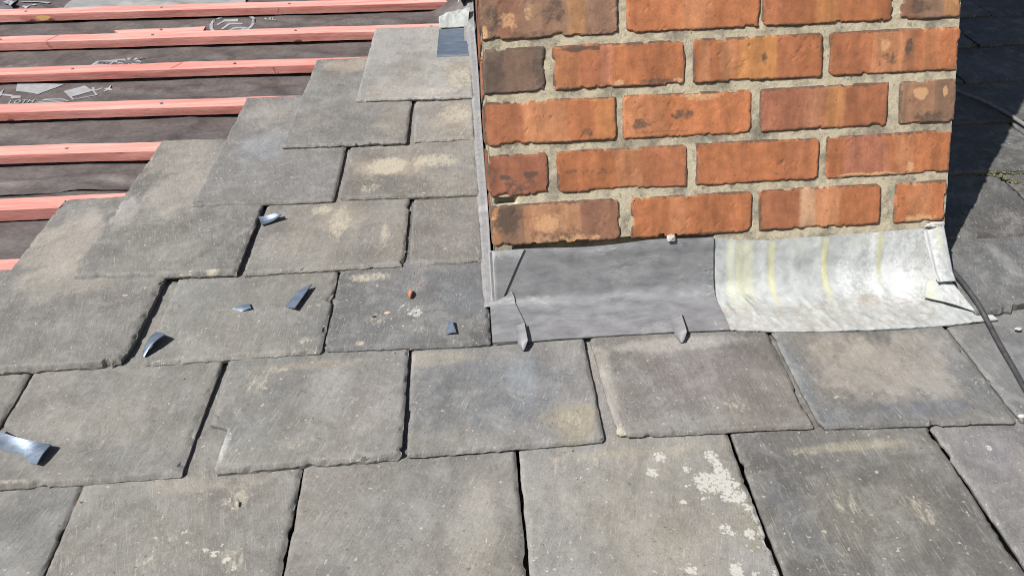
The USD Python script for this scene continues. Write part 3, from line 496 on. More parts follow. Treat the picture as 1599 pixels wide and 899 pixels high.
for i, (u0, v0, u1, v1, wd, hg, lab) in enumerate(BB):
    sl = (v1 - v0) / (u1 - u0); uL = -2.1; uR = [-.062, -.028, -.17, -.30, -.44, -.58, -.76][i]
    kn = {0: [(-1.42, 'knot', (.018, .008, KNOT)), (-1.365, 'mark', (.022, .008, YELLOW_MARK)), (-.62, 'split', ([(.004, -.0035, -.003), (-.004, -.0035, -.018)],))],
          1: [(-1.265, 'split', ([(.02, .040, .0012), (.0, .004, .0012), (.0, -.0035, -.004), (.006, -.0035, -.02)],)), (-.54, 'knot', (.016, .007, KNOT))],
          2: [(-.84, 'split', ([(.022, .038, .0012), (.0, .004, .0012)],)), (-.56, 'split', ([(0, -.0035, -.002), (.003, -.0035, -.02)],)), (-.92, 'split', ([(-.02, -.0035, -.01), (.0, -.0035, -.021)],))],
          3: [(-1.2, 'knot', (.012, .007, KNOT))]}.get(i, [])
    batten('red_batten', uL, v0 + sl * (uL - u0), uR, v0 + sl * (uR - u0), wd, hg, TOPW, BAT[i % 3], 40 + i * 7, lab, knots=kn)
batten('batten_offcut', -1.088, 1.288 + .018, -.814, 1.281 + .018, .030, .022, TOPW + .001, BAT[1], 140, 'short red batten offcut lying behind the second batten from the top', cutL=True)

# ------------------------------------------------------------------ chimney
CH = thing('brick_chimney', 'weathered orange brick chimney stack rising through the slate roof', 'chimney')
O = np.array([.248, .094, .042]); RB = np.array([.165, .066, .039]); DK = np.array([.085, .060, .048]); PO = np.array([.33, .165, .088]); YO = np.array([.32, .155, .055]); CR = np.array([.30, .22, .155]); BR = np.array([.125, .074, .050]); PK = np.array([.27, .115, .082])
BSEED = [0]
def brick(x0, x1, z0, z1, place, bands=(), burn=(), pale=(), base=O, step=.0027, depth=.09, rag=1.0, flush=0.0):
    BSEED[0] += 1; sid = BSEED[0]; W, H = x1 - x0, z1 - z0; rr = np.random.default_rng(900 + sid)
    s = nodes_axis(W, step) / W; t = nodes_axis(H, step) / H
    S, T = np.meshgrid(s, t, indexing='ij'); x, z = x0 + S * W, z0 + T * H
    nz = lambda a, b, sc, k: n2(a, b, sc, sid + k) - .5
    xl = x0 + (nz(z, 0 * z, 40, 1) * .0040 + nz(z, 0 * z, 170, 2) * .0019) * rag; xr = x1 + (nz(z, 0 * z, 40, 3) * .0040 + nz(z, 0 * z, 170, 4) * .0019) * rag
    zb = z0 + (nz(x, 0 * x, 18, 5) * .0036 + nz(x, 0 * x, 170, 6) * .0020) * rag; zt = z1 + (nz(x, 0 * x, 18, 7) * .0034 + nz(x, 0 * x, 170, 8) * .0020) * rag
    chipn = lambda q, sc, k, a: smooth(n2(q, 0 * q, sc, sid + k), .61, .65) * a
    zb = zb + chipn(x, 42, 61, .0034) * rag; zt = zt - chipn(x, 42, 62, .0030) * rag; xl = xl + chipn(z, 42, 63, .0030) * rag; xr = xr - chipn(z, 42, 64, .0030) * rag
    rc = rr.uniform(.0004, .0042, 4) * rag
    X = xl + (xr - xl) * S; Z = zb + (zt - zb) * T
    for (sx, sz, r) in ((0, 0, rc[0]), (1, 0, rc[1]), (0, 1, rc[2]), (1, 1, rc[3])):     # worn corners
        dx = (X - x0) if sx == 0 else (x1 - X); dz = (Z - z0) if sz == 0 else (z1 - Z)
        k = np.clip(1 - np.maximum(dx, 0) / (2.2 * r), 0, 1) * np.clip(1 - np.maximum(dz, 0) / (2.2 * r), 0, 1)
        X = X + (1 if sx == 0 else -1) * r * k; Z = Z + (1 if sz == 0 else -1) * r * k
    d = np.minimum(np.minimum(S, 1 - S) * W, np.minimum(T, 1 - T) * H)
    cw = .0016 + .0034 * np.clip(n2(x, z, 60, sid + 9) * 2.4 - 1.0, 0, 1)
    pr = 1 - np.clip(d / cw, 0, 1)
    h = -.0024 * pr ** 1.5 + nz(x, z, 5, 10) * .0012 + nz(x, z, 240, 12) * .0003
    h = h - smooth(n2(x, z, 150, sid + 13), .74, .80) * .0012 - smooth(n2(x, z, 80, sid + 14), .60, .7) * smooth(pr, 0, .4) * .0015
    h = h + flush + .0006 + abs(rr.normal(0, .0006))
    V = np.stack([X, Z, h], -1).reshape(-1, 3); n, m = X.shape
    F = grid_faces(n, m); loop = border(n, m); top = V[loop][:, 2]
    V2, Fw = wall_rings(V, loop, [top, top - .004, top - .03, np.full(len(loop), -depth)], .0007, sid)
    A, B = V2[:, 0], V2[:, 1]; f = (A - x0) / W; g = (B - z0) / H
    col = np.tile(np.array(base), (len(V2), 1)) * (1 + rr.normal(0, .05))
    wob = (n2(A, B * .35, 45, sid + 20) - .5) * .09 + (n2(A, B, 260, sid + 21) - .5) * .035
    for (a, b, c, k) in bands:
        q = smooth(f + wob, a - .018, a + .018) * (1 - smooth(f + wob, b - .018, b + .018)) * k * .72
        col = col * (1 - q[:, None]) + q[:, None] * np.array(c)
    bn = np.full(len(V2), .27) + (n2(A, B, 16, sid + 22) - .5) * .35; pl = np.full(len(V2), .20) + (n2(A, B, 14, sid + 24) - .5) * .3
    ed = np.minimum(np.minimum(f, 1 - f) * W, np.minimum(g, 1 - g) * H); bn = bn + .38 * (1 - smooth(ed, .0, .008)) * n2(A, B, 30, sid + 26) * 2
    for (a, b, ra, rb, k) in burn: bn = np.maximum(bn, smooth(1 - np.hypot((f - a) / ra, (g - b) / rb) + (n2(A, B, 60, sid + 27) - .5) * .9, 0, .8) * k)
    for (a, b, ra, rb, k) in pale: pl = np.maximum(pl, smooth(1 - np.hypot((f - a) / ra, (g - b) / rb) + (n2(A, B, 60, sid + 28) - .5) * .9, 0, .8) * k)
    loc = np.stack([A + sid * .91, B + sid * 1.3, V2[:, 2] + sid * 2.7], -1)
    put(CH, 'brick', (place(V2), np.concatenate([F, Fw])), BRICK, 30, {'tint': ('c', col), 'burn': ('f', bn), 'pale': ('f', pl), 'loc': ('v', loc)})

Z0, Q = .08822, .0820
def zr(r): return Z0 + r * Q + .0065, Z0 + (r + 1) * Q - .0060
FR = {
 0: [(-.0009, .2143, dict(base=BR, bands=[(.25, .70, PO, .75), (.70, 1.1, RB, .6), (.0, .05, (.33, .15, .06), .6)], burn=[(.12, .6, .2, .7, .75), (.5, .2, .5, .3, .55), (.85, .5, .2, .6, .45)], pale=[(.45, .5, .25, .5, .62), (.6, .1, .5, .2, .6), (.03, .6, .05, .4, .7)])),
     (.2326, .4388, dict(bands=[(.3, .45, PO, .35), (.8, .95, O * 1.1, .4)], rag=1.3)),
     (.4497, .6586, dict(base=O * .95, bands=[(0, .32, RB * 1.05, .8), (.33, .45, CR, .75), (.45, .66, PO, .75), (.66, 1, O * .9, .5)], pale=[(.4, .5, .12, .6, .55)])),
     (.6829, .7718, dict(base=O * 1.05, bands=[(.25, .7, PO, .4)], pale=[(.5, .1, .6, .25, .62)]))],
 1: [(-.0003, .0974, dict(base=RB * 1.05, burn=[(.5, .2, .6, .4, .55), (.7, .5, .25, .15, .8), (.25, .45, .2, .12, .7), (.1, .5, .1, .6, .6)])),
     (.1122, .3278, dict(base=O * .97, bands=[(.45, .65, PO, .5), (.65, 1, RB * 1.2, .5)], burn=[(.3, .45, .3, .22, .5), (.1, .5, .1, .2, .6)])),
     (.3427, .5493, dict(base=O * 1.0, bands=[(.0, .25, O * 1.1, .5), (.7, .9, RB * 1.3, .4)], burn=[(.65, .2, .12, .15, .5)])),
     (.5601, .7726, dict(base=O * .98, bands=[(.15, .5, PK, .7), (.55, .7, PO * .9, .5)], pale=[(.3, .03, .5, .12, .9), (.68, .2, .06, .3, .6)]))],
 2: [(-.0029, .2123, dict(base=O, bands=[(-.1, .30, RB, .75), (.30, .62, PO * .9, .65), (.85, 1.1, YO * .8, .5)], burn=[(.78, .25, .12, .2, .6), (.5, .6, .06, .15, .6)])),
     (.2218, .4345, dict(base=O * 1.05, bands=[(.0, .35, PO * .9, .35)], burn=[(.15, .35, .2, .25, .62), (.45, .5, .18, .25, .6), (.3, .15, .5, .12, .5)], pale=[(.6, .9, .4, .2, .6)])),
     (.4482, .6616, dict(base=RB * 1.2, bands=[(.35, .48, PO * .9, .5), (.50, .66, YO, .8), (.66, 1.1, O, .8)], burn=[(.4, .15, .12, .15, .5)])),
     (.6798, .7746, dict(base=BR * 1.1, bands=[(.15, .6, PO, .4)], burn=[(.5, .15, .7, .35, .62), (.9, .5, .2, .6, .5)], pale=[(.35, .75, .3, .25, .78), (.8, .7, .1, .25, .75), (.05, .1, .1, .15, .6)]))],
 3: [(.0000, .100, dict(base=DK * 1.25, bands=[(.35, .8, BR, .7)], burn=[(.2, .5, .3, .7, .6), (.9, .5, .2, .6, .6)])),
     (.1113, .3247, dict(base=O, bands=[(.0, .2, PO * .8, .4), (.2, .36, RB * 1.1, .6), (.36, .46, PK * 1.3, .6), (.46, 1.1, O * 1.02, .5)], burn=[(.2, .92, .3, .14, .85), (.75, .12, .4, .15, .62)], pale=[(.5, .1, .06, .12, .8), (.95, .1, .06, .12, .75)])),
     (.3371, .549, dict(base=O * .98, bands=[(.05, .12, PO, .6), (.2, .32, PO * .95, .6), (.34, .64, YO, .85), (.64, .85, RB * 1.3, .4)], burn=[(.55, .45, .06, .35, .6)])),
     (.5605, .775, dict(base=O * .98, bands=[(.0, .3, RB * 1.25, .4), (.32, .55, PO, .7), (.55, .66, BR, .6), (.7, .85, PO * .85, .4)], burn=[(.45, .4, .14, .45, .55), (.6, .6, .06, .5, .7), (.8, .3, .1, .3, .35)], pale=[(.42, .7, .12, .3, .6)]))],
 4: [(.0000, .2177, dict(base=BR * 1.1, bands=[(.12, .30, RB * 1.1, .5), (.64, .76, YO * .85, .6), (.76, 1, BR * 1.3, .5)], burn=[(.1, .5, .15, .7, .65), (.55, .6, .15, .7, .6), (.4, .1, .5, .2, .55)], pale=[(.2, .4, .14, .5, .58), (.03, .2, .04, .3, .8), (.35, .6, .08, .4, .55)])),
     (.2309, .4448, dict(base=O * .98, bands=[(.4, .65, PO * .95, .5), (.65, .9, O * 1.1, .6)], burn=[(.1, .75, .05, .1, .6), (.9, .7, .06, .1, .6)])),
     (.4479, .6602, dict(base=O * .93, bands=[(.0, .15, RB * 1.3, .4), (.42, .60, YO, .55)])),
     (.6738, .7732, dict(base=BR * 1.2, bands=[(.7, 1.1, YO, .7), (.0, .3, RB, .5)], burn=[(.3, .3, .5, .3, .6)], pale=[(.9, .5, .25, .6, .5)]))],
}
front = lambda V: face(V)
def leftf(V): return np.stack([-V[:, 2], -V[:, 0], V[:, 1]], 1)
WID = .775; DEP = .56
def rightf(V): return np.stack([WID + V[:, 2], V[:, 0], V[:, 1]], 1)
ROWS = 25
for r in range(ROWS):
    z0, z1 = zr(r)
    if r in FR:
        for (a, b, kw) in FR[r]: brick(a, b, z0, z1, front, **kw)
    else:
        xs = [(0, .212), (.225, .437), (.45, .662), (.675, .775)] if r % 2 == 0 else [(0, .10), (.113, .325), (.338, .55), (.563, .775)]
        for a, b in xs: brick(a, b, z0, z1, front, base=O * rng.uniform(.75, 1.1), step=.03)
    ys = [(.106, .318), (.331, .543)] if r % 2 == 1 else [(.106, .206), (.219, .431), (.444, .544)]
    for a, b in ys:
        c = [O, RB, BR, O * .9][int(rng.integers(4))]
        brick(-b, -a, z0, z1, leftf, base=c * rng.uniform(.8, 1.1), step=.010 if r < 7 else .03, depth=.08)
        brick(a, b, z0, z1, rightf, base=O * rng.uniform(.75, 1.05), step=.02, depth=.08)
# mortar: one body behind the bricks, its face struck nearly flush and smeared over the arrises
def mortar_grid(x0, x1, z0, z1, st, place, top=0.0, deep=()):
    xs = np.linspace(x0, x1, int((x1 - x0) / st) + 2); zs = np.linspace(z0, z1, int((z1 - z0) / st) + 2)
    X, Zz = np.meshgrid(xs, zs, indexing='ij')
    h = -.0021 + (n2(X, Zz, 22, 500) - .5) * .0040 + (n2(X, Zz, 90, 501) - .5) * .0016 + (n2(X, Zz, 300, 502, 2) - .5) * .0008
    for (a, b, c, d, k) in deep:
        g = smooth(X + (n2(X, Zz, 50, 510) - .5) * .02, a, a + .008) * (1 - smooth(X + (n2(X, Zz, 50, 511) - .5) * .02, b - .008, b)) * smooth(Zz, c, c + .002) * (1 - smooth(Zz, d - .002, d)); h = h - k * g
    h = np.minimum(h, -.0011); V = np.stack([X, Zz, h], -1); return place(V.reshape(-1, 3)), grid_faces(*X.shape)
v1, f1 = mortar_grid(.003, .773, -.02, .56, .0026, front, deep=[(.030, .375, .074, .098, .020), (.006, .045, .164, .176, .018)])
v2, f2 = mortar_grid(.003, .773, .56, 2.14, .02, front)
v3, f3 = mortar_grid(-DEP, -.003, -.02, 2.14, .012, leftf)
v4, f4 = mortar_grid(.003, DEP, -.02, 2.14, .012, rightf)
cap = trimesh.creation.box((.76, DEP - .02, 2.14)); cv = np.array(cap.vertices) + [.3875, .29, 1.07]   # inner fill, well behind the faces
VV, FF, o = [], [], 0
for a, b in ((v1, f1), (v2, f2), (v3, f3), (v4, f4), (cv, np.array(cap.faces))):
    VV.append(a); FF.append(b + o); o += len(a)
put(CH, 'mortar', (np.concatenate(VV), np.concatenate(FF)), MORTAR, 40)

# ------------------------------------------------------------------ lead work
def lead_attrs(V, a, b, seed, white=.1, yellow=0., dirt=.1, loc=None):
    one = np.ones(len(V)); return {'loc': ('v', np.stack([a + seed * .37, b + seed * 1.1, one * seed], -1)), 'white': ('f', white * one), 'yellow': ('f', yellow * one), 'dirt': ('f', dirt * one)}
def profile(r, zt, vb, out, woff, lower=0.0):
    """Front profile of an apron as points (y, z): top of upstand, bend of radius r, then down the slope to v = vb."""
    pts = []
    # upstand plane y=-out ; roof plane points (v*CA - w*SA, v*SA + w*CA) with w=woff
    # intersection v at y=-out
    vi = (-out + woff * SA) / CA; zi = vi * SA + woff * CA
    A = np.array([-out, zi + r]); B = np.array([(vi - r) * CA - woff * SA, (vi - r) * SA + woff * CA]); C = np.array([-out, zi])
    up = [np.array([-out, z]) for z in np.linspace(zt, zi + r, 12)[:-1]]
    t = np.linspace(0, 1, 13)[:, None]; bend = list((1 - t) ** 2 * A + 2 * t * (1 - t) * C + t ** 2 * B)
    dn = [np.array([v * CA - woff * SA, v * SA + woff * CA]) for v in np.linspace(vi - r, vb, 16)[1:]]
    return np.array(up + bend + dn)
def sheet(xl, xr, prof_of, nx, thick, bumpy, seed, top_wave=.0, bot_wave=.0):
    """xl, xr: functions of t in 0..1 down the profile. Returns P (nx, m, 3) and arc params."""
    p0 = prof_of(.5); m = len(p0); t = np.linspace(0, 1, m)
    P = np.zeros((nx, m, 3)); 
    for i, s in enumerate(np.linspace(0, 1, nx)):
        x = xl(t) + (xr(t) - xl(t)) * s; pr = prof_of(float(np.mean(x)), )
        P[i, :, 0] = x; P[i, :, 1:] = pr
    return P
def finish_sheet(P, thick, bumpy, seed):
    N = -grid_normals(P)
    if N[..., 1].mean() > 0: N = -N
    a = P[..., 0]; b = np.cumsum(np.concatenate([np.zeros((P.shape[0], 1)), np.linalg.norm(np.diff(P, axis=1), axis=-1)], 1), 1)
    h = bumpy(a, b); P = P + N * h[..., None]
    return P, N, a, b
def emit(parent, name, P, N, a, b, thick, mat, white, yellow, dirt, seed, **kw):
    V, F = shell(P, thick, N); 
    # orientation: make the outer side face N
    tri = V[F[0]]; nn = np.cross(tri[1] - tri[0], tri[2] - tri[0])
    if nn @ N[0, 0] < 0: F = F[:, ::-1]
    loop = border(*a.shape)
    ext = lambda q: np.concatenate([q.ravel(), q.ravel(), q.ravel()[loop], q.ravel()[loop]])
    A, B = ext(a), ext(b)
    at = {'loc': ('v', np.stack([A + seed * .37, B + seed * 1.1, np.full(len(A), seed * 2.3)], -1)), 'white': ('f', ext(white)), 'yellow': ('f', ext(yellow)), 'dirt': ('f', ext(dirt))}
    return put(parent, name, (V, F), mat, 50 if False else True, at, **kw)
Z_ = lambda a: np.zeros_like(a)

# the newer dark apron
AP = thing('lead_apron', 'newer dark grey lead apron along the left of the chimney front', 'lead flashing', 'lead aprons along the chimney front')
ztop = lambda x: .0885 + .0045 * smooth(x, .2, .30) - .002 * math.sin(x * 23) * .6
def prof_dark(x): return profile(.016 + .010 * float(smooth(np.array(x), .25, .36)), float(.0885 + .004 * smooth(np.array(x), .2, .3) + .0015 * math.sin(x * 31)), -.1005 + .0030 * math.sin(x * 9), .0090, .0030)
P = sheet(lambda t: 0 * t - .006, lambda t: .3700 + .003 * smooth(t, .5, 1), prof_dark, 90, .0025, None, 1)
P, N, a, b = finish_sheet(P, .0025, lambda a, b: ((n2(a, b, 16, 600) - .5) * .0042 + (n2(a, b, 55, 601) - .5) * .0016 + .0035 * np.exp(-((b - .012) / .008) ** 2) * n2(a, 0 * b, 30, 603)) * (.12 + .88 * smooth(a, .05, .09)), 1)
crease = np.exp(-((b - .088 - (n2(a, 0 * a, 12, 606) - .5) * .008) / .0075) ** 2)
wh = .20 + crease * .24 * smooth(n2(a, b * .5, 26, 604), .40, .62) + .22 * smooth(n2(a, b * 1.6, 19, 607), .52, .68) + .26 * np.exp(-((b - .010) / .008) ** 2) * smooth(n2(a, 0 * a, 18, 605), .4, .6) + .14 * np.exp(-((a - .05) / .04) ** 2 - ((b - .09) / .02) ** 2)
di = .12 + .15 * smooth(b, .10, .14)
emit(AP, 'apron_sheet', P, N, a, b, .0024, LEAD_NEW, wh, Z_(a), di, 3)
# left corner: upper gusset dressed round the corner, and the lower ear on the slope
t = np.linspace(0, 1, 26); s = np.linspace(0, 1, 22); S, T = np.meshgrid(s, t, indexing='ij')
zz_ = .0895 - T * (.0895 - .0015); xl_ = -.0060 - .0 * T; xr_ = .0515 - (.0515 - .0085) * T ** .95
X = xl_ + (xr_ - xl_) * S; Y = -.0112 - .0008 * n2(X, zz_, 25, 610) - .0006 * S
k = np.clip((.010 - (X - xl_)) / .010, 0, 1); Y = Y + .012 * k ** 2.2; X = X - .002 * k
P = np.stack([X, Y, zz_ - .004 * smooth(T, .9, 1) * 0], -1); N = np.tile(np.array([0, -1., 0]), P.shape[:2] + (1,))
N[..., 0] = -k; N /= np.linalg.norm(N, axis=-1, keepdims=True)
emit(AP, 'corner_gusset', P, N, X, T * .09, .0024, LEAD_NEW, .22 + .40 * (1 - smooth(T, .02, .3)) + .7 * smooth(k, .15, .7), Z_(X), .08 + Z_(X), 4, label='upper corner gusset with a highlight painted along its dressed edge and a diagonal cut')  # rounded left edge is whitened: a highlight painted into the lead colour
zz_ = np.linspace(0, 1, 34); S, T = np.meshgrid(np.linspace(0, 1, 20), zz_, indexing='ij')
vtop = .020 * S ** 1.3 + .001; v = vtop + T * (-.1015 - vtop); edge = np.interp(v, [-.104, -.09, -.078, -.048, 0, .012, .025], [.0445, .0475, .0474, .0435, .0315, .0305, .024])
X = -.0105 + (edge + .0105) * S
pd = prof_dark(.02); arc = np.concatenate([[0], np.cumsum(np.linalg.norm(np.diff(pd, axis=0), axis=1))]); mid = arc[np.argmin(np.linalg.norm(pd - np.array([-.012, .001]), axis=1))]
tg = np.gradient(pd, axis=0); nrm = np.stack([tg[:, 1], -tg[:, 0]], 1); nrm /= np.linalg.norm(nrm, axis=1, keepdims=True); nrm *= np.where(nrm[:, :1] > 0, -1, 1)
sa = mid - v; off = .0029 + .0008 * n2(X, v, 30, 620)
Y = np.interp(sa, arc, pd[:, 0]) + np.interp(sa, arc, nrm[:, 0]) * off; Zq = np.interp(sa, arc, pd[:, 1]) + np.interp(sa, arc, nrm[:, 1]) * off
Pr = np.stack([X, Y, Zq], -1)
N = np.tile(roof(np.array([0, 0, 1.])), Pr.shape[:2] + (1,))
emit(AP, 'corner_ear', Pr, N, X, v, .0024, LEAD_NEW, .20 + .35 * smooth(v, -.012, .004), Z_(X), .12 + Z_(X), 5, label='lower corner ear lying on the slope')
def clip(cx, v0, v1, half, tip, w0, seed):
    """A folded strip: flat on the apron, bent over its lower edge into a point."""
    t = np.linspace(0, 1, 22); S, T = np.meshgrid(np.linspace(-1, 1, 9), t, indexing='ij'); v = v0 + (v1 - v0) * T
    wd = np.where(T < .77, 1, np.clip((1 - T) / .30 + .25, .25, 1)); X = cx + tip * T + half * S * wd
    w = w0 + .0045 + .006 * np.sin(np.clip(T, 0, 1) * math.pi) * .2 - .0045 * smooth(T, .62, 1) + .002 * S * S + .0025 * S
    Pq = roof(np.stack([X, v, w], -1)); N = np.tile(roof(np.array([0, 0, 1.])), Pq.shape[:2] + (1,))
    emit(AP, 'fixing_clip', Pq, N, X, v, .0022, LEAD_NEW, .12 + .22 * np.exp(-((T - .6) / .1) ** 2), Z_(X), .05 + Z_(X), seed)
clip(.0350, -.067, -.1190, .0078, .0030, .0050, 6); clip(.2905, -.0640, -.1225, .0092, -.001, .0030, 7)

# the older whitened apron on the right
OP = thing('lead_apron', 'old whitened lead apron with yellow streaks along the right of the chimney front', 'lead flashing', 'lead aprons along the chimney front')
def prof_old(x):
    vb = float(np.interp(x, [.34, .372, .483, .56, .636, .72, .80], [-.100, -.101, -.116, -.120, -.1235, -.119, -.114]))
    return profile(float(.020 + .018 * smooth(np.array(x), .385, .48)), float(np.interp(x, [.36, .374, .42, .467, .578, .65, .733, .775], [.090, .0895, .083, .080, .081, .082, .0835, .084])), vb, .0055, .0012)
P = sheet(lambda t: .352 + 0 * t, lambda t: .757 + .05 * smooth(t, .42, 1.0) ** 1.4 - .004 * (1 - smooth(t, 0, .2)), prof_old, 130, .0025, None, 2)
YS = [.415, .470, .5625, .6575]
def bumps(a, b):
    h = (n2(a, b * .6, 17, 700) - .5) * .0050 + (n2(a, b, 48, 701) - .5) * .0036 + (n2(a, b, 130, 702) - .5) * .0012 + .0018 * (1 - smooth(np.abs(n2(a * 1.6, b * .7, 20, 705) - .5), 0, .05)) * smooth(b, .07, .11)
    for y in YS: h = h + .0018 * np.exp(-((a - y + .006) / .008) ** 2) * (1 - smooth(b, .10, .13))
    return h + .0014 * np.sin(a * 62 + 1.0) * smooth(b, .0, .05) * (1 - smooth(b, .10, .16)) + (n2(a, 0 * b, 24, 704) - .5) * .004 * smooth(b, .16, .20)
P, N, a, b = finish_sheet(P, .0025, bumps, 2)
yl = Z_(a)
for y, wd, st_, e in ((.415, .006, .55, .13), (.430, .012, .35, .12), (.4705, .0060, .8, .12), (.5625, .0058, .95, .12), (.6575, .0058, .85, .085), (.40, .008, .3, .14), (.52, .02, .15, .03), (.62, .03, .15, .025)):
    yl = np.maximum(yl, st_ * np.exp(-((a - y + .003 * (n2(0 * a, b, 20, 710) - .5)) / (wd * .85)) ** 4) * (1 - smooth(b, e - .05, e + .02)) * smooth(b, .001, .004))
wh = .26 + .08 * np.exp(-((b - .085) / .03) ** 2) + .25 * smooth(a, .55, .66) * (1 - smooth(b, .13, .16)) + (n2(a * 1.6, b * .4, 20, 711) - .5) * .4
di = .10 + .44 * smooth(b, .09, .13) * (1 - smooth(a, .70, .78) * .6) + .2 * np.exp(-((a - .55) / .012) ** 2 - ((b - .105) / .02) ** 2) + .25 * np.exp(-((a - .62) / .02) ** 2 - ((b - .115) / .015) ** 2) - .22 * smooth(b, .185, .20)
emit(OP, 'apron_sheet', P, N, a, b, .0026, LEAD_OLD, wh, yl, di, 8)
# folded corner at the right end: upper flap standing off the corner, lower flap below it
def quad_shell(parent, name, c4, bulge, mat, white, yellow, dirt, seed, rough=.0018, label=None, nx=24, nz=30, warp=None):
    a, b_, c, d = [np.array(x, float) for x in c4]           # top left, top right, bottom right, bottom left
    S, T = np.meshgrid(np.linspace(0, 1, nx), np.linspace(0, 1, nz), indexing='ij'); s, t = S[..., None], T[..., None]
    P = (a * (1 - s) + b_ * s) * (1 - t) + (d * (1 - s) + c * s) * t
    n = np.cross(b_ - a, d - a); n = -n / np.linalg.norm(n) if True else n
    if n[1] > 0: n = -n
    h = bulge(S, T) + (n2(P[..., 0], P[..., 2], 40, seed) - .5) * rough * 2
    P = P + n * h[..., None]
    if warp is not None: P = warp(P, S, T)
    N = np.tile(n, P.shape[:2] + (1,))
    emit(parent, name, P, N, P[..., 0], P[..., 2], .0024, mat, white(S, T), yellow(S, T), dirt(S, T), seed, label=label)
def up_warp(P, S, T):
    e = (n2(0 * S, T, 5, 741) - .5) * .006 * (S < .02); P[..., 0] += e; return P
quad_shell(OP, 'corner_flap', [(.7262, -.0135, .0803), (.7672, -.0110, .0880), (.7680, -.0480, -.0010), (.7320, -.0480, -.0010)], lambda S, T: .004 * np.sin(S * math.pi) + .005 * (1 - smooth(S, 0, .22)) - .0045 * smooth(S, .9, 1) + .004 * smooth(T, .8, 1), LEAD_OLD,
           lambda S, T: .45 + .25 * (1 - smooth(S, 0, .35)), lambda S, T: .45 * np.exp(-((S - .55) / .1) ** 2) * (1 - smooth(T, .2, .6)), lambda S, T: .12 + 0 * S, 11, label='upper corner flap of white lead folded round the chimney corner', warp=up_warp)
quad_shell(OP, 'lower_flap', [(.7235, -.0405, .0010), (.7650, -.0405, .0010), tuple(roof([.7770, -.0985, .0060])), tuple(roof([.7112, -.0613, .0085]))], lambda S, T: .004 * np.sin(S * math.pi) - .003 * (1 - T), LEAD_OLD,
           lambda S, T: .35 + .2 * S, lambda S, T: .3 * np.exp(-((S - .12) / .12) ** 2), lambda S, T: .18 + .1 * T, 12, label='lower folded flap tapering to the right')
# lump of torn mortar and lead at the top right corner
def lump(parent, name, at3, r, mat, seed, squash=(1, 1, 1), **kw):
    m = trimesh.creation.icosphere(3, 1.0); v = np.array(m.vertices); v = v * (1 + (fbm(v * 1.6 + seed, 3, seed)[:, None] - .5) * .9)
    v = np.round(v * 2.4) / 2.4 * .45 + v * .55
    return put(parent, name, (v * r * np.array(squash) + np.array(at3), m.faces), mat, 45, **kw)
lump(OP, 'bedding_lump', (.7515, -.006, .0895), .0115, LUMP, 5, (1.5, .6, .5))
lump('/World', 'mortar_lump', (.2975, -.012, .0940), .0068, LUMP, 9, (1.15, .8, .9), label='small white lump of mortar sitting on the top edge of the dark lead apron', cat='mortar lump')

# soakers at the chimney's left flank
SK = thing('lead_soaker', 'narrow grey lead strip running up the slope against the chimney flank', 'lead flashing')
S, T = np.meshgrid(np.linspace(0, 1, 16), np.linspace(0, 1, 240), indexing='ij'); v = -.016 + T * 1.53
xs_ = np.concatenate([np.linspace(-.034, -.0045, 9), np.full(7, -.0035)]); up_ = np.concatenate([np.zeros(9), np.linspace(.006, .034, 7)])
X = xs_[:, None] + 0 * T + (n2(0 * T, v, 9, 750) - .5) * .003; w = .0020 + up_[:, None] * smooth(v, .004, .012) + (n2(X, v, 14, 751) - .5) * .006 + .0035 * smooth((v % .21) / .21, .0, .12) + .0 * T - .010 * smooth(-X, .018, .026)
Pq = roof(np.stack([X, v, w], -1)); N = np.tile(roof(np.array([-.1, 0, 1.])), Pq.shape[:2] + (1,)); N /= np.linalg.norm(N, axis=-1, keepdims=True)
emit(SK, 'soaker_strip', Pq, N, X * 3, v, .002, LEAD_SOAK, .30 + .25 * smooth(n2(X, v, 30, 752), .5, .7), Z_(X), .14 + Z_(X), 13)
SQ = thing('lead_soaker', 'bluish square of lead on the topmost slate beside the chimney, crumpled at its upper end', 'lead flashing')
S, T = np.meshgrid(np.linspace(0, 1, 26), np.linspace(0, 1, 34), indexing='ij'); X = -.1085 + .089 * S + .004 * (T - .5); v = .978 + .205 * T
w = -.0040 - .0424 * (v - .978) + .0035 + (n2(X, v, 20, 760) - .5) * .003 + .0022 * np.exp(-((T - .48) / .03) ** 2)
Pq = roof(np.stack([X, v, w], -1)); N = np.tile(roof(np.array([0, 0, 1.])), Pq.shape[:2] + (1,))
emit(SQ, 'soaker_square', Pq, N, X, v, .0022, LEAD_CUT, .36 + .2 * (1 - smooth(T, .02, .10)), Z_(X), .10 + Z_(X), 14)
S, T = np.meshgrid(np.linspace(0, 1, 34), np.linspace(0, 1, 30), indexing='ij'); X = -.1055 + .083 * S + .012 * T * S; v = 1.188 + (.052 + .03 * S) * T
w = -.006 + .020 * np.sin(T * 2.4) + .010 * S * T + (n2(X * 1.3, v, 32, 770) - .5) * .022 * smooth(T, .0, .4) + (n2(X, v * 2, 70, 771) - .5) * .004
Pq = roof(np.stack([X, v, w], -1)); N = np.tile(roof(np.array([0, 0, 1.])), Pq.shape[:2] + (1,))
emit(SQ, 'crumpled_end', Pq, N, X, v, .0022, LEAD_OLD, .18 + Z_(X), Z_(X), .20 + Z_(X), 15, label='whitish crumpled upper end')
S, T = np.meshgrid(np.linspace(0, 1, 12), np.linspace(0, 1, 26), indexing='ij'); v = 1.33 + .30 * T; X = -.030 + .022 * S - .02 * (1 - T) * (1 - S); w = .004 + .05 * S + (n2(X, v, 22, 775) - .5) * .02
Pq = roof(np.stack([X, v, w], -1)); N = np.tile(roof(np.array([-.5, 0, .86])), Pq.shape[:2] + (1,))
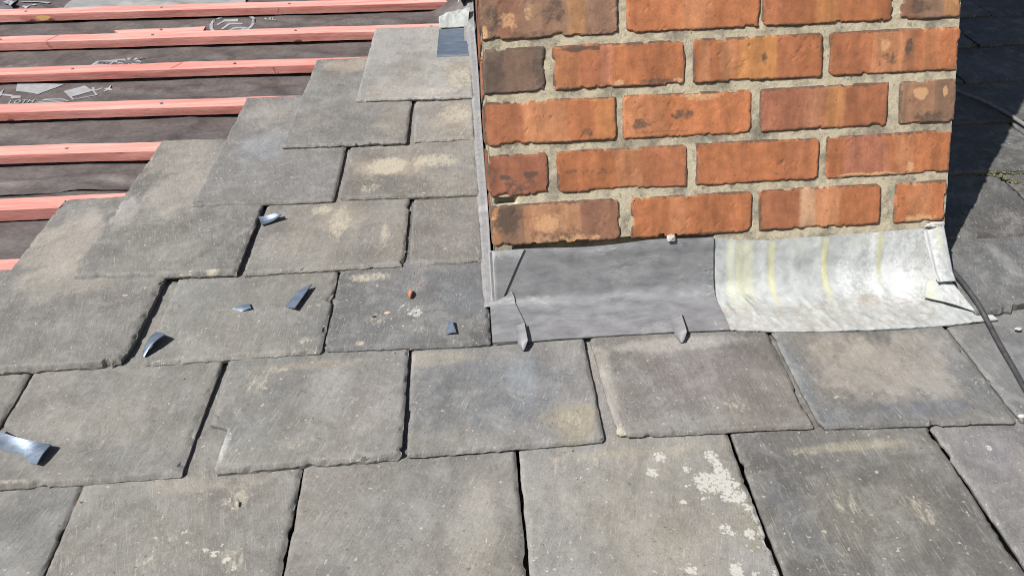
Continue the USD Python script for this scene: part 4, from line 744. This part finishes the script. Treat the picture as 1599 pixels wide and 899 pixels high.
emit(SQ, 'upstand_end', Pq, N, X, v, .002, LEAD_OLD, .55 + Z_(X), Z_(X), .05 + Z_(X), 16)

# lead offcuts lying on the slates
def offcut(c4, label, seed, curl=0., mat=LEAD_CUT, white=.12, fold=None):
    a, b_, c, d = [np.array(x, float) for x in c4]
    S, T = np.meshgrid(np.linspace(0, 1, 22), np.linspace(0, 1, 18), indexing='ij'); s, t = S[..., None], T[..., None]
    P = (a * (1 - s) + b_ * s) * (1 - t) + (d * (1 - s) + c * s) * t
    P[..., 2] += curl * 4 * S * (1 - S) + (n2(P[..., 0], P[..., 1], 70, seed) - .5) * .0007
    if fold: P[..., 2] += fold(S, T)
    Pr = roof(P); N = grid_normals(Pr); up = roof(np.array([0, 0, 1.]))
    if (N @ up).mean() < 0: N = -N
    root = thing('lead_offcut', label, 'lead offcut', 'lead offcuts lying on the slates')
    emit(root, 'lead_piece', Pr, N, P[..., 0] * 2, P[..., 1] * 2, .0016, mat, white + .15 * (np.minimum(np.minimum(S, 1 - S), np.minimum(T, 1 - T)) < .03), Z_(S), Z_(S), seed)
# corners: u, v, w  (w above the slate plane)
offcut([(-.745, -.2240, .046), (-.6340, -.2535, .017), (-.6420, -.2850, .015), (-.735, -.2360, .030)], 'longest curled lead offcut, at the left edge of the picture on a low slate', 21, -.004, white=.12, fold=lambda S, T: -.016 * np.sin(S * math.pi) ** 1.2 * (.35 + .65 * T) + .003 * S * np.sin(T * 3))
offcut([(-.5610, -.0270, .005), (-.5340, -.0480, .019), (-.5600, -.0855, .0075), (-.5670, -.0800, .0045)], 'curved horn shaped lead offcut beside the thick left slate edge', 22, .002, fold=lambda S, T: .006 * np.sin(T * 3.1))
offcut([(-.3400, .0570, .004), (-.3175, .0650, .010), (-.3370, .0030, .012), (-.3600, .0200, .001)], 'kite shaped flat lead offcut in the middle of a slate', 23, .000)
offcut([(-.4495, .0220, .001), (-.4200, .0300, .006), (-.4125, .0150, .007), (-.4320, .0118, .001)], 'small pointed lead sliver left of the kite shaped offcut', 24, .001)
offcut([(-.0800, -.0490, .0085), (-.0735, -.0520, .0150), (-.0672, -.0785, .0125), (-.0845, -.0770, .0065)], 'small upright fin shaped lead offcut near the chimney corner', 25, .002)
offcut([(-.4500, .2790, .005), (-.4120, .2790, .014), (-.4030, .2700, .013), (-.4390, .2520, .004)], 'bent bow tie lead offcut lying across a gap between two slates', 26, -.004, fold=lambda S, T: .006 * np.abs(T - .5))

# crumbs and chips
def chip(u, v, ru, rv, h, mat, seed, name, label, cat):
    m = trimesh.creation.icosphere(2, 1.0); p = np.array(m.vertices); p = p * (1 + (fbm(p * 1.4 + seed, 3, seed)[:, None] - .5) * .9) * np.array([ru, rv, h]) + np.array([u, v, h * .5 + (.004 if -.28 < u < -.02 and v > -.1 else .003)])
    put('/World', name, (roof(p), m.faces), mat, 25, label=label, cat=cat, group={'brick chip': 'chips of brick lying on the slates', 'mortar crumb': 'crumbs of mortar at the right edge'}.get(cat))
chip(-.1450, .0260, .0036, .0105, .006, CHIP, 31, 'brick_chip', 'upright pointed orange brick chip on the speckled slate', 'brick chip')
chip(-.6400, .0680, .0075, .0040, .003, CHIP_PALE, 32, 'brick_chip', 'pale pink brick chip on the thick left slate', 'brick chip')
chip(-.1815, -.0155, .0058, .0036, .0022, CHIP_PALE, 33, 'brick_chip', 'flat pinkish brick chip left of the orange one', 'brick chip')
chip(-.3579, -.361, .0022, .0042, .0010, DRIED, 34, 'brick_chip', 'cream coloured chip on a bottom row slate', 'brick chip')
chip(-.2035, -.024, .0040, .0030, .0030, CABLE, 36, 'slate_crumb', 'tiny black crumb on the speckled slate', 'crumb')
chip(.8245, -.141, .0060, .0032, .002, LUMP, 37, 'mortar_crumb', 'white crumb of mortar at the right edge on the upper slate', 'mortar crumb')
chip(.7320, -.3085, .0070, .0036, .002, LUMP, 38, 'mortar_crumb', 'white crumb of mortar at the foot of a joint at the right edge', 'mortar crumb')
cu = []
for k in np.linspace(0, 1, 26): cu.append([-.7700 + .008 * math.sin(k * 5.5), .013 - .040 * k, .0050 + .002 * math.sin(k * 9)])
def tube(pts, r, sides=10, rfun=None):
    P = np.array(pts, float); T = np.gradient(P, axis=0); T /= np.linalg.norm(T, axis=1, keepdims=True); ref = np.array([0.13, .2, .97]); A = np.cross(T, ref); A /= np.linalg.norm(A, axis=1, keepdims=True); B = np.cross(A, T)
    th = np.linspace(0, 2 * math.pi, sides, endpoint=False); R = np.full(len(P), r) if rfun is None else rfun
    V = P[:, None] + R[:, None, None] * (np.cos(th)[None, :, None] * A[:, None] + np.sin(th)[None, :, None] * B[:, None]); n = len(P); F = []
    for i in range(n - 1):
        for j in range(sides): a, b = i * sides + j, i * sides + (j + 1) % sides; F += [[a, b, b + sides], [a, b + sides, a + sides]]
    V = V.reshape(-1, 3); c0, c1 = len(V), len(V) + 1; V = np.concatenate([V, P[:1], P[-1:]])
    for j in range(sides): F += [[c0, (j + 1) % sides, j], [c1, (n - 1) * sides + j, (n - 1) * sides + (j + 1) % sides]]
    return V, np.array(F)
vv, ff = tube(roof(np.array(cu)), .0022, 8, .0022 * (1 + .5 * np.sin(np.linspace(0, 9, 26)))); put('/World', 'dried_curl', (vv, ff), DRIED, True, label='dried grey curl stuck to the thick slate at the far left', cat='debris')
# the fine crumbs nobody could count
CM, CP = [], []
for k in range(80):
    u, v = (-.16 + rng.normal(0, .12), rng.normal(.0, .10)) if k % 3 else (rng.uniform(-.7, .6), rng.uniform(-.45, .25))
    if u > -.02 and v > -.13: continue
    m = trimesh.creation.icosphere(1, 1.0); r = rng.uniform(.0005, .0013); p = np.array(m.vertices) * (1 + rng.normal(0, .2, (len(m.vertices), 1))) * r * np.array([1.2, 1, .7]) + np.array([u, v, .0015 + r])
    (CM if rng.random() < .35 else CP).append(trimesh.Trimesh(roof(p), m.faces, process=False))
cr = thing('crumbs', 'scattered grit of brick and mortar dust on the slates', None, None, 'stuff')
mm = trimesh.util.concatenate(CM); put(cr, 'brick_grit', mm, CHIP, False, kind='stuff'); mm = trimesh.util.concatenate(CP); put(cr, 'mortar_grit', mm, CHIP_PALE, False, kind='stuff')

# ------------------------------------------------------------------ cables and moss on the right
def spline(pts, n):
    from scipy.interpolate import CubicSpline
    p = np.array(pts, float); t = np.concatenate([[0], np.cumsum(np.linalg.norm(np.diff(p, axis=0), axis=1))]); return CubicSpline(t, p)(np.linspace(0, t[-1], n))
cb = spline([(.7860, .16, .006), (.7850, .05, .010), (.7835, -.0273, .016), (.7820, -.0516, .018), (.7815, -.0909, .016), (.7815, -.1284, .0085), (.7745, -.1773, .0065), (.7680, -.2234, .0065), (.7615, -.2631, .0065), (.752, -.36, .0065), (.75, -.48, .006)], 120)
vv, ff = tube(roof(cb), .0039, 14); put('/World', 'black_cable', (vv, ff), CABLE, True, label='thick black cable running down from the white flap at the chimney corner', cat='cable')
c2 = spline([(1.02, .80, .010), (1.09, .69, .010), (1.1294, .6207, .010), (1.1561, .5702, .012), (1.1747, .5226, .012), (1.1857, .4775, .012), (1.1910, .4400, .012), (1.20, .36, .010), (1.23, .26, .010)], 120)
vv, ff = tube(roof(c2), .0042, 12); put('/World', 'grey_cable', (vv, ff), CABLE2, True, label='thin grey cable crossing the shaded slates right of the chimney', cat='cable')
MS = []
for k in range(150):
    q = rng.random()
    if q < .45: u, v = rng.uniform(1.0, 1.16), .293 + rng.normal(0, .004)
    elif q < .85: f = rng.random(); u, v = 1.035 + .075 * f + rng.normal(0, .004), .286 - .085 * f + rng.normal(0, .004)
    else: u, v = rng.uniform(.96, 1.1), .083 + rng.normal(0, .003)
    m = trimesh.creation.icosphere(1, 1.0); r = rng.uniform(.0008, .0028); p = np.array(m.vertices) * (1 + rng.normal(0, .25, (len(m.vertices), 1))) * r * np.array([1.2, 1.2, .7]) + np.array([u, v, .001 + r * .4])
    MS.append(trimesh.Trimesh(roof(p), m.faces, process=False))
put('/World', 'moss', trimesh.util.concatenate(MS), MOSS, True, kind='stuff', label='yellow green moss along slate edges right of the chimney', cat='moss')
